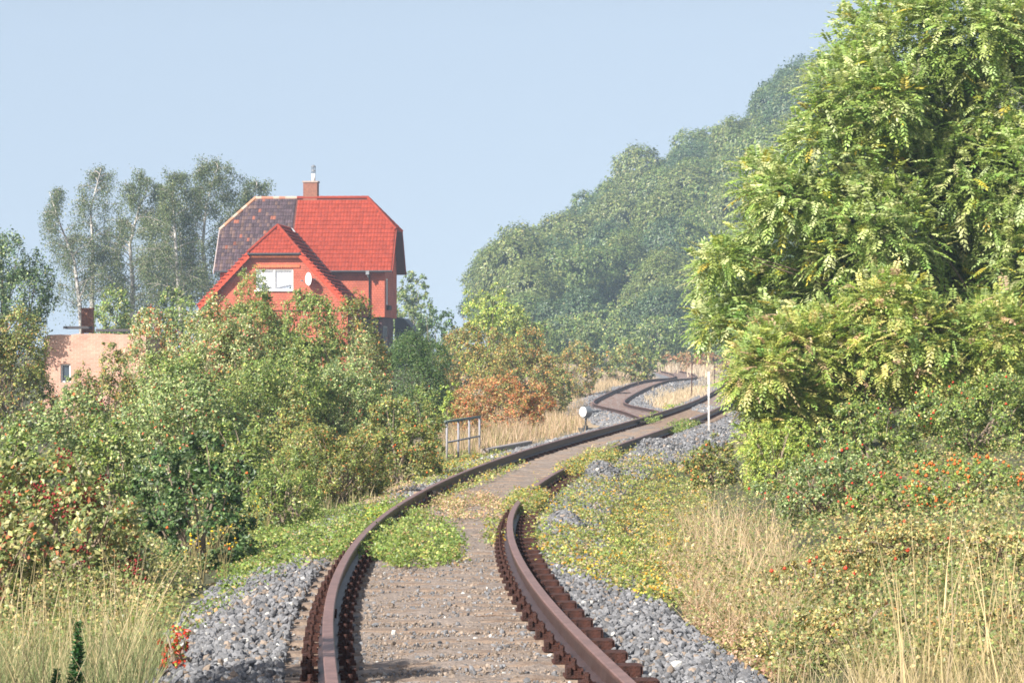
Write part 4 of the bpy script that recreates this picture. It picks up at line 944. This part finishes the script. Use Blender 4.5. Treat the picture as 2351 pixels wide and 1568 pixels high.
    gf = MB(); gf.box(((uWL + uWR) / 2, (VW + VWB) / 2 + .15, zup / 2 - .35), ((uWR - uWL) / 2 - .22, (VWB - VW) / 2 - .2, zup / 2 + .33)); o = gf.build("ground_floor", M_DKBRICK, root); tag(o, "dark brick ground floor")
    # ground floor grille window on the right side, on the shaded wall
    g2 = MB(); uu = uWR - .22
    for v in (5.2, 5.6, 6.0, 6.4, 6.8): g2.box((uu + .03, v, zup - 1.35), (.03, .04, .75))
    g2.box((uu + .03, 6., zup - .6), (.03, .85, .04)); g2.box((uu + .03, 6., zup - 2.1), (.03, .85, .04)); fr = g2.build("window", M_ZINC, root)
    g3 = MB(); g3.box((uu + .012, 6., zup - 1.35), (.012, .8, .72)); g3.build("pane", M_GLASS, fr)
    # side window
    v0, v1, z0, z1, u = side; f = MB()
    for v in (v0 + .04, (v0 + v1) / 2, v1 - .04): f.box((u - .06, v, (z0 + z1) / 2), (.03, .04, (z1 - z0) / 2 - .002))
    for z in (z0 + .04, z1 - .04): f.box((u - .06, (v0 + v1) / 2, z), (.028, (v1 - v0) / 2 - .002, .04))
    fw = f.build("window", M_WHITE, root); f = MB(); f.box((u - .08, (v0 + v1) / 2, (z0 + z1) / 2), (.008, (v1 - v0) / 2 - .01, (z1 - z0) / 2 - .01)); f.build("pane", M_GLASS, fw)
    f = MB(); f.box((u + .12, (v0 + v1) / 2, z0 - .18), (.1, .5, .14)); f.build("flower_box", M_WOOD, root)
    # --- cross gable roof: two slopes with a half hip in front
    vpk = .9; Hf = zpk - aR.z; vf = -.38; zhip = aR.z; whip = Hf / slp
    for sg in (-1, 1):
        Uv = Vector((0, 1, 0)); Sv = Vector((-sg, 0, slp)); cl = Sv.length; tot = wg * cl; hipb = (wg - whip) * cl
        # polygon in (depth, slope distance); rear boundary is the valley with the main roof
        def vz(bb): z = zg_eave + bb / cl * slp; return (z, )
        pe = [(vf, 0)]
        zs = np.linspace(0, tot, 12); rear = []
        for bb in zs:
            z = zg_eave + bb / cl * slp; rear.append((max(VW - .05, vcut(z)) if z < ze + .0 else vcut(z), bb))
        poly = [(vf, 0)] + rear + [(vpk, tot), (vf, hipb)]
        sb = MB(); tiles(sb, (uc + sg * wg, 0, zg_eave), Uv, Sv, poly, tw=.2, th=.34, colf=newcol, relief=.19 if sg > 0 else .06)
        sb.build("gable_roof", M_TILE, root)
        # rake (verge) tiles
        vb = MB(); n = 14
        for i in range(n):
            ta, tb = i / n, (i + 1.05) / n; p0 = Vector((uc + sg * wg, vf, zg_eave)); p1 = Vector((uc + sg * whip, vf, zhip))
            a, c = p0.lerp(p1, ta), p0.lerp(p1, tb); vb.prism([a + Vector((sg * .03, 0, .10)), c + Vector((sg * .03, 0, .06)), c + Vector((-sg * .12, 0, -.28)), a + Vector((-sg * .12, 0, -.24))], Vector((0, -.05, 0)), tuple(c * 1.7 for c in newcol(0, 0)))
            vb.box((a.x - sg * .02, vf - .02, a.z + .10), (.13, .09, .025), None, tuple(c * 1.4 for c in newcol(0, 0)))
        vb.build("verge", M_TILE, root)
        # lead valley
        lead = MB(); zz = [ze, zpk - .05]; lead.tube([(uc + sg * (zpk - z) / slp, vcut(z) - .08, z + .16) for z in np.linspace(ze, zpk - .1, 8)], .06, 5); lead.build("valley_gutter", M_ZINC, root)
    hb = MB(); Sv = Vector((0, vpk - vf, zpk - zhip)); hl = Sv.length; tiles(hb, (uc, vf, zhip), Vector((1, 0, 0)), Sv, [(-whip - .05, 0), (whip + .05, 0), (.02, hl), (-.02, hl)], tw=.2, th=.3, colf=newcol)
    for sg in (-1, 1): ridge_caps(hb, (uc + sg * whip, vf, zhip + .04), (uc, vpk, zpk + .04), newcol, .1)
    ridge_caps(hb, (uc, vpk, zpk + .03), (uc, vcut(zpk), zpk + .03), newcol, .1); hb.build("hip_roof", M_TILE, root)
    gt = MB(); gt.tube([(uc - whip, vf - .08, zhip - .05), (uc + whip, vf - .08, zhip - .05)], .06, 8)
    gt.tube([(uWL - .2, VE - .08, ze - .03), (uc - (zpk - ze) / slp - .1, VE - .08, ze - .03)], .06, 8); gt.tube([(uc + (zpk - ze) / slp + .1, VE - .08, ze - .03), (uR, VE - .08, ze - .03)], .06, 8)
    gt.build("gutter", M_DARKMET, root)
    # scalloped tile band under the half hip
    sc = MB(); n = 26; u0, u1 = uc - whip + .15, uc + whip - .1
    for i in range(n):
        x = u0 + (u1 - u0) * (i + .5) / n; w = (u1 - u0) / n * .47; z = zhip - .24; g = random.uniform(.9, 1.1)
        sc.prism([Vector((x - w, -.2, z + .17)), Vector((x + w, -.2, z + .17)), Vector((x + w, -.2, z - .02)), Vector((x, -.2, z - .08)), Vector((x - w, -.2, z - .02))], Vector((0, .05, 0)), (.72 * g, .22 * g, .09 * g))
    sc.box((uc, -.1, zhip - .12), ((u1 - u0) / 2, .1, .03), None, (.3, .1, .07)); sc.build("scalloped_band", M_TILE, root)
    # gable wall with the window opening
    zb = hp(700, 712, 0).z; wz = lambda u: min(zpk - slp * abs(u - uc) - .14, zhip - .02)
    x0, x1, z0, z1 = hp(587, 640, 0).x, hp(673, 640, 0).x, hp(630, 666, 0).z, hp(630, 618, 0).z; wb = wg - .15
    wl = MB(); d = Vector((0, .25, 0)); V3 = lambda u, z: Vector((u, 0, z)); L_, R_ = uc - wb, uc + wb; hL, hR = uc - whip, uc + whip
    wl.prism([V3(L_, zb), V3(x0, zb), V3(x0, wz(x0))] + ([V3(hL, wz(hL))] if hL < x0 else []) + [V3(L_, wz(L_))], d)
    wl.prism([V3(x1, zb), V3(R_, zb), V3(R_, wz(R_)), V3(hR, wz(hR)), V3(x1, wz(x1))], d)
    wl.prism([V3(x0, zb), V3(x1, zb), V3(x1, z0), V3(x0, z0)], d); wl.prism([V3(x0, z1), V3(x1, z1), V3(x1, wz(x1)), V3(x0, wz(x0))], d)
    wl.box((R_ - .12, 2.3, (zb + zg_eave) / 2 - .1), (.1, 2., .2))
    wl.build("gable_wall", M_SHING, root)
    pb = MB(); pb.box((uc, 2.1, zb / 2 - .32), (wb - .1, 2.0, zb / 2 + .31)); pb.build("lower_wall", M_SHING, root)
    zf = z1 + .16   # second scalloped course above the window
    sc = MB()
    for i in range(24):
        x = x0 - .1 + (x1 - x0 + .5) * (i + .5) / 24; w = .05; g = random.uniform(.9, 1.1)
        sc.prism([Vector((x - w, -.07, zf + .1)), Vector((x + w, -.07, zf + .1)), Vector((x + w, -.07, zf - .04)), Vector((x, -.07, zf - .09)), Vector((x - w, -.07, zf - .04))], Vector((0, .06, 0)), (.66 * g, .19 * g, .09 * g))
    sc.build("scalloped_band", M_TILE, root)
    # window: white frame, two lights, curtains
    f = MB(); t = .04; xm = hp(629, 640, 0).x
    for x, w in ((x0 + t, t), (xm, t * 1.3), (x1 - t, t)): f.box((x, .10, (z0 + z1) / 2), (w, .04, (z1 - z0) / 2 - .003))
    for z in (z0 + t, z1 - t): f.box(((x0 + x1) / 2, .10, z), ((x1 - x0) / 2 - .003, .036, t))
    f.box(((x0 + x1) / 2, -.03, z0 - .04), ((x1 - x0) / 2 + .08, .08, .035)); win = f.build("window", M_WHITE, root)
    f = MB()
    for a, c in ((x0 + .1, xm - .07), (xm + .07, x1 - .1)): f.box(((a + c) / 2, .115, (z0 + z1) / 2), ((c - a) / 2, .005, (z1 - z0) / 2 - .1))
    f.build("pane", M_PANE, win)
    cu = MB()
    for a, c, flip in ((x0 + .08, xm - .05, 0), (xm + .05, x1 - .08, 1)):
        n = 22; vs = []; fs = []; H = z1 - z0 - .2
        for i in range(n + 1):
            q = i / n; e = q if flip else 1 - q; drop = H * (.80 + .20 * (abs((1 - q if flip else q) - .0)) ** 1.3) 
            for j in range(5): vs.append((a + (c - a) * q, .20 + .025 * math.sin(i * 1.7), z1 - .08 - drop * j / 4))
        fs = [(i * 5 + j, i * 5 + j + 1, (i + 1) * 5 + j + 1, (i + 1) * 5 + j) for i in range(n) for j in range(4)]; cu.add(vs, fs)
    cu.build("curtain", M_CURT, win)
    rm = MB(); rm.box(((x0 + x1) / 2, .75, (z0 + z1) / 2), ((x1 - x0) / 2 + .1, .45, (z1 - z0) / 2 + .1)); o = rm.build("window_recess", mat("room", (.42, .5, .62), .9), win)
    # downpipe with hopper
    dp = MB(); pt = hp(848, 640, VW - .08); dp.tube([(pt.x, VE - .05, ze - .08), (pt.x, VW - .1, ze - .35), (pt.x, VW - .1, zup - .2)], .045, 8); dp.build("downpipe", M_DARKMET, root, True)
    dp = MB(); dp.box((pt.x - .05, VE - .1, ze - .12), (.10, .08, .11)); dp.tube([(pt.x - .05, VE - .1, ze - .2), (pt.x - .02, VE - .05, ze - .4)], .04, 6); dp.build("hopper", M_ZINC, root)
    # chimney
    c0, c1 = hp(698, 450, VR + .3), hp(730, 450, VR + .3); zt = hp(714, 420, VR + .3).z; cx = (c0.x + c1.x) / 2; hw = (c1.x - c0.x) / 2
    ch = MB(); ch.box((cx, VR + .3, (zr + zt) / 2 - .3), (hw, hw * .9, (zt - zr) / 2 + .3)); chim = ch.build("chimney", M_BRICK, root)
    ch = MB(); ch.box((cx, VR + .3, zt + .045), (hw + .05, hw * .9 + .05, .045)); ch.build("chimney_cap", mat("mortar_cap", (.42, .33, .28), .9, .2), chim)
    ch = MB(); ch.tube([(cx + .15, VR + .3, zt + .09), (cx + .15, VR + .3, zt + .55)], .13, 10); ch.build("flue_pipe", M_WHITE, chim, True)
    ch = MB()
    for a in range(4): q = a * math.pi / 2 + .4; ch.tube([(cx + .15 + math.cos(q) * .11, VR + .3 + math.sin(q) * .11, zt + .55), (cx + .15 + math.cos(q) * .11, VR + .3 + math.sin(q) * .11, zt + 1.0)], .022, 4)
    ch.tube([(cx + .15, VR + .3, zt + .98), (cx + .15, VR + .3, zt + 1.02), (cx + .15, VR + .3, zt + 1.1)], [.15, .15, .04], 8); ch.tube([(cx + .15, VR + .3, zt + .72), (cx + .15, VR + .3, zt + .78)], .13, 8); ch.build("flue_cowl", M_ZINC, chim)
    # satellite dish hangs on the wall bracket
    q = hp(708, 641, -.45); dr = empty("satellite_dish", root.matrix_basis @ q if False else (0, 0, 0)); dr.location = Matrix.Translation(Vector((HX0, HY0, HG))) @ Matrix.Rotation(HPHI, 4, 'Z') @ q
    tag(dr, "white satellite dish on the gable wall right of the curtained window", "satellite dish")
    dr.rotation_euler = (0, 0, math.radians(-52) + HPHI); ds = MB(); rings = []; n = 20
    vs = [(0, .09, 0)]
    for k in range(1, 5):
        r = .40 * k / 4
        for i in range(n): a = 2 * math.pi * i / n; vs.append((r * .93 * math.cos(a), .09 * (1 - (k / 4) ** 2), r * math.sin(a)))
    fs = [(0, 1 + i, 1 + (i + 1) % n) for i in range(n)] + [(1 + (k - 1) * n + i, 1 + (k - 1) * n + (i + 1) % n, 1 + k * n + (i + 1) % n, 1 + k * n + i) for k in range(1, 4) for i in range(n)]
    ds.add(vs, fs); dish = ds.build("dish", M_WHITE, dr, True); md = dish.modifiers.new("thick", 'SOLIDIFY'); md.thickness = .012
    ar = MB(); ar.tube([(0, .05, -.4), (0, -.42, -.12)], .014, 5); ar.box((0, -.44, -.1), (.04, .06, .04)); ar.build("feed_arm", M_ZINC, dr)
    ar = MB(); ar.tube([(0, .1, 0), (.1, .28, 0), (.36, .29, 0)], .025, 6); ar.build("bracket", M_ZINC, dr)
house()

# dark lean-to behind the house
def shed():
    x, y, g = gpt(936, 182); root = empty("shed", (x, y, g), -.08); tag(root, "low dark shed roof in the shade directly right of the house's ground floor", "shed")
    zt = CAMZ - (728 - YH) * y / F - g; zl = CAMZ - (768 - YH) * y / F - g; zb = 0
    b = MB(); b.prism([Vector((-.75, -.6, zt)), Vector((-.2, -.6, zt - .1)), Vector((.75, -.6, zl)), Vector((.75, -.6, zl - .1)), Vector((-.75, -.6, zl - .15))], Vector((0, 3, 0))); b.build("roof", M_DARKMET, root)
    b = MB(); b.box((0, 1, (zl - .2) / 2), (.7, 1.4, (zl - .2) / 2 + .05)); b.build("wall", M_WOOD, root)
shed()

# ruined brick building on the left
def ruin():
    Y = 112.; s = F / Y; x0, _, g = gpt(98, Y); x1 = (335 - CX) / s; g = min(g, .2)
    Z = lambda py: CAMZ - (py - YH) / s - g
    root = empty("ruined_building", ((x0 + x1) / 2, Y, g)); tag(root, "roofless pale pink brick building with one small window behind the bushes at the left", "building")
    cx = (x0 + x1) / 2; X = lambda px: (px - CX) / s - cx
    d = Vector((0, .3, 0)); b = MB(); wx0, wx1, wz0, wz1 = X(139), X(162), Z(878), Z(835)
    top = [X(108), X(135), X(175), X(215), X(250), X(275), X(300), X(335)]; tz = [Z(769), Z(768), Z(767), Z(766), Z(766), Z(768), Z(767), Z(769)]
    V3 = lambda a, c: Vector((a, 0, c))
    b.prism([V3(X(98), -.2), V3(wx0, -.2), V3(wx0, tz[1]), V3(top[0], tz[0])], d); b.prism([V3(wx0, -.2), V3(wx1, -.2), V3(wx1, wz0), V3(wx0, wz0)], d); b.prism([V3(wx0, wz1), V3(wx1, wz1), V3(wx1, tz[2] - .03), V3(wx0, tz[1])], d)
    b.prism([V3(wx1, -.2), V3(X(335), -.2)] + [V3(a, c) for a, c in list(zip(top, tz))[::-1][:6]] + [V3(wx1, tz[2] - .03)], d)
    b.box((X(98) + .13, 2.3, Z(775) / 2 - .1), (.13, 2., Z(775) / 2 + .08)); b.box((X(335) - .13, 2.3, Z(775) / 2 - .1), (.13, 2., Z(775) / 2 + .08)); b.build("wall", M_PINKBRICK, root)
    f = MB(); t = .03
    for x in (wx0 + t, wx1 - t): f.box((x, .12, (wz0 + wz1) / 2), (t, .03, (wz1 - wz0) / 2 - .004))
    for z in (wz0 + t, wz1 - t): f.box(((wx0 + wx1) / 2, .12, z), ((wx1 - wx0) / 2 - .004, .027, t))
    w = f.build("window", M_WHITE, root); f = MB(); f.box(((wx0 + wx1) / 2, .15, (wz0 + wz1) / 2), ((wx1 - wx0) / 2 - .01, .008, (wz1 - wz0) / 2 - .01)); f.build("pane", M_GLASS, w)
    f = MB(); f.box((X(175), .4, Z(752)), (.5, .5, .05)); f.box((X(262), .6, Z(758)), (.75, .4, .05)); o = f.build("roof_slab", mat("tar_felt", (.09, .085, .09), .9, .3), root)
    f = MB(); f.box((X(188), 1.5, Z(735)), (.22, .22, .5)); c = f.build("chimney", M_BRICK, root); f = MB(); f.box((X(188), 1.5, Z(709) + .03), (.25, .25, .03)); f.build("chimney_cap", M_BRICK, c)
ruin()

# ------------------------------------------------------------------ line-side furniture
def furniture():
    # point indicator
    x, y, g = gpt(1345, 74.5); g = CAMZ - (981 - YH) * y / F; g = min(g, float(ground(x, y)) + .05)
    r = empty("point_indicator", (x, y, g), math.radians(-48)); tag(r, "low point indicator lantern with a round white face beside the switch", "signal")
    b = MB(); b.box((0, 0, .05), (.13, .16, .05)); b.tube([(0, 0, .1), (0, 0, .16)], .06, 8); b.build("base", M_DARKMET, r)
    b = MB(); b.tube([(0, 0, .12), (0, 0, .42)], .028, 8); b.build("post", M_DARKMET, r, True)
    b = MB(); b.tube([(0, -.10, .52), (0, .10, .52)], .14, 20); b.box((0, 0, .375), (.07, .07, .02)); b.build("lantern", M_ZINC, r)
    b = MB(); b.tube([(0, -.112, .52), (0, -.1, .52)], .132, 20); b.tube([(0, .1, .52), (0, .112, .52)], .132, 20); b.build("face", M_WHITE, r)
    b = MB(); b.tube([(0, 0, .04), (.5, .1, .03), (1.1, .2, .02)], .014, 5); b.build("rod", M_RUST, r)
    # white post
    x, y, g = gpt(1627, 73.5); zt = CAMZ - (853 - YH) * y / F
    r = empty("marker_post", (x, y, g)); tag(r, "thin white marker post standing right of the main line by the feathery leaves", "post")
    b = MB(); b.box((0, 0, (zt - g) / 2), (.022, .022, (zt - g) / 2)); b.build("pole", mat("flaking_white", (.7, .7, .68), .7, second=(.38, .36, .33), nscale=9), r)
    b = MB(); b.box((-.005, -.028, zt - g - .32), (.028, .006, .32)); b.build("board", mat("grey_white", (.55, .56, .58), .7), r)
    for (px, py0, py1, Y, lab) in ((1588, 897, 832, 160, "thin rusty stake between the two tracks in the pale straw"), (1640, 868, 838, 190, "far thin rusty stake at the edge of the feathery leaves")):
        x = (px - CX) * Y / F; g = float(ground(x, Y)); zt = CAMZ - (py1 - YH) * Y / F; r = empty("stake", (x, Y, g)); tag(r, lab, "post")
        b = MB(); b.tube([(0, 0, -.1), (.02, 0, zt - g)], .035, 6); b.build("pole", M_RUST, r); b = MB(); b.box((.02, 0, zt - g - .12), (.07, .02, .02)); b.build("crosspiece", M_RUST, r)
    # railing
    y0, x0 = 57.5, (1026 - CX) * 57.5 / F; y1 = 62.3; x1 = (1101 - CX) * y1 / F
    g = float(ground(x0, y0)); r = empty("railing", (x0, y0, g)); tag(r, "grey pipe railing with four posts at the edge of the left thicket", "railing")
    zt0 = CAMZ - (968 - YH) * y0 / F - g; zt1 = CAMZ - (957 - YH) * y1 / F - g; zm0 = zt0 - .42; zm1 = zt1 - .42; dx, dy = x1 - x0, y1 - y0
    mp = mat("railing_paint", (.30, .29, .31), .6, .25, 12)
    for i in range(4):
        t = i / 3; b = MB(); b.tube([(dx * t, dy * t, float(ground(x0 + dx * t, y0 + dy * t)) - g - .12), (dx * t, dy * t, zt0 + (zt1 - zt0) * t)], .024, 7); b.build("post", mp, r, True)
    b = MB(); b.tube([(-.03, -.1, zt0), (dx * 1.01, dy * 1.01, zt1)], .03, 8); b.build("top_rail", mat("railing_green", (.13, .17, .15), .6, .25, 12), r, True)
    b = MB(); b.tube([(0, 0, zm0), (dx, dy, zm1)], .02, 7); b.build("middle_rail", mp, r, True)
    # concrete beam lying beside the line
    a = np.array(ray_ground(1112, 1046)); c = np.array(ray_ground(1214, 1026)); ga, gc = float(ground(*a)), float(ground(*c))
    r = empty("concrete_beam", (float(a[0]), float(a[1]), ga)); tag(r, "long concrete beam lying in the grass between the railing and the line", "beam")
    b = MB(); dv = Vector((c[0] - a[0], c[1] - a[1], gc - ga)); sd_ = Vector((dv.y, -dv.x, 0)).normalized() * .09
    b.prism([-sd_, sd_, sd_ + Vector((0, 0, .13)), sd_ * .8 + Vector((0, 0, .15)), -sd_ * .8 + Vector((0, 0, .15)), -sd_ + Vector((0, 0, .13))], dv); b.build("beam", mat("concrete", (.34, .30, .28), .9, .3, 6, .3), r)
    # weathered wooden block against the left rail
    x, y = ray_ground(975, 1150); x, y = float(x), float(y); g = float(ground(x, y)); o = MB(); o.prism([Vector((-.16, 0, 0)), Vector((-.02, -.12, 0)), Vector((-.02, -.12, .06)), Vector((-.16, 0, .12))], Vector((.3, .25, 0)))
    ob = o.build("wooden_block", mat("old_wood", (.42, .31, .22), .9, .4, 14)); ob.location = (x, y, g + .02); tag(ob, "short pale wooden block lying inside the left rail", "wood block")
    x, y = ray_ground(1140, 1427); x, y = float(x), float(y); o = MB(); o.tube([(-.15, 0, .02), (0, .01, .028), (.16, -.01, .02)], [.006, .008, .005], 5); ob = o.build("stick", M_DUSTY); ob.location = (x, y, float(ground(x, y)) + .02); tag(ob, "thin pale stick lying between the rails", "stick")
furniture()

# ------------------------------------------------------------------ haze
def haze():
    b = MB(); b.box((30, 420, 50), (330, 520, 60)); o = b.build("haze", None)
    m = bpy.data.materials.new("haze"); m.use_nodes = True; t = m.node_tree; t.nodes.remove(t.nodes["Principled BSDF"])
    v = t.nodes.new("ShaderNodeVolumePrincipled"); v.inputs["Color"].default_value = (.58, .76, 1, 1); v.inputs["Density"].default_value = .00048; v.inputs["Anisotropy"].default_value = .0
    t.links.new(v.outputs[0], t.nodes["Material Output"].inputs["Volume"]); o.data.materials.append(m); tag(o, kind="stuff")
haze()
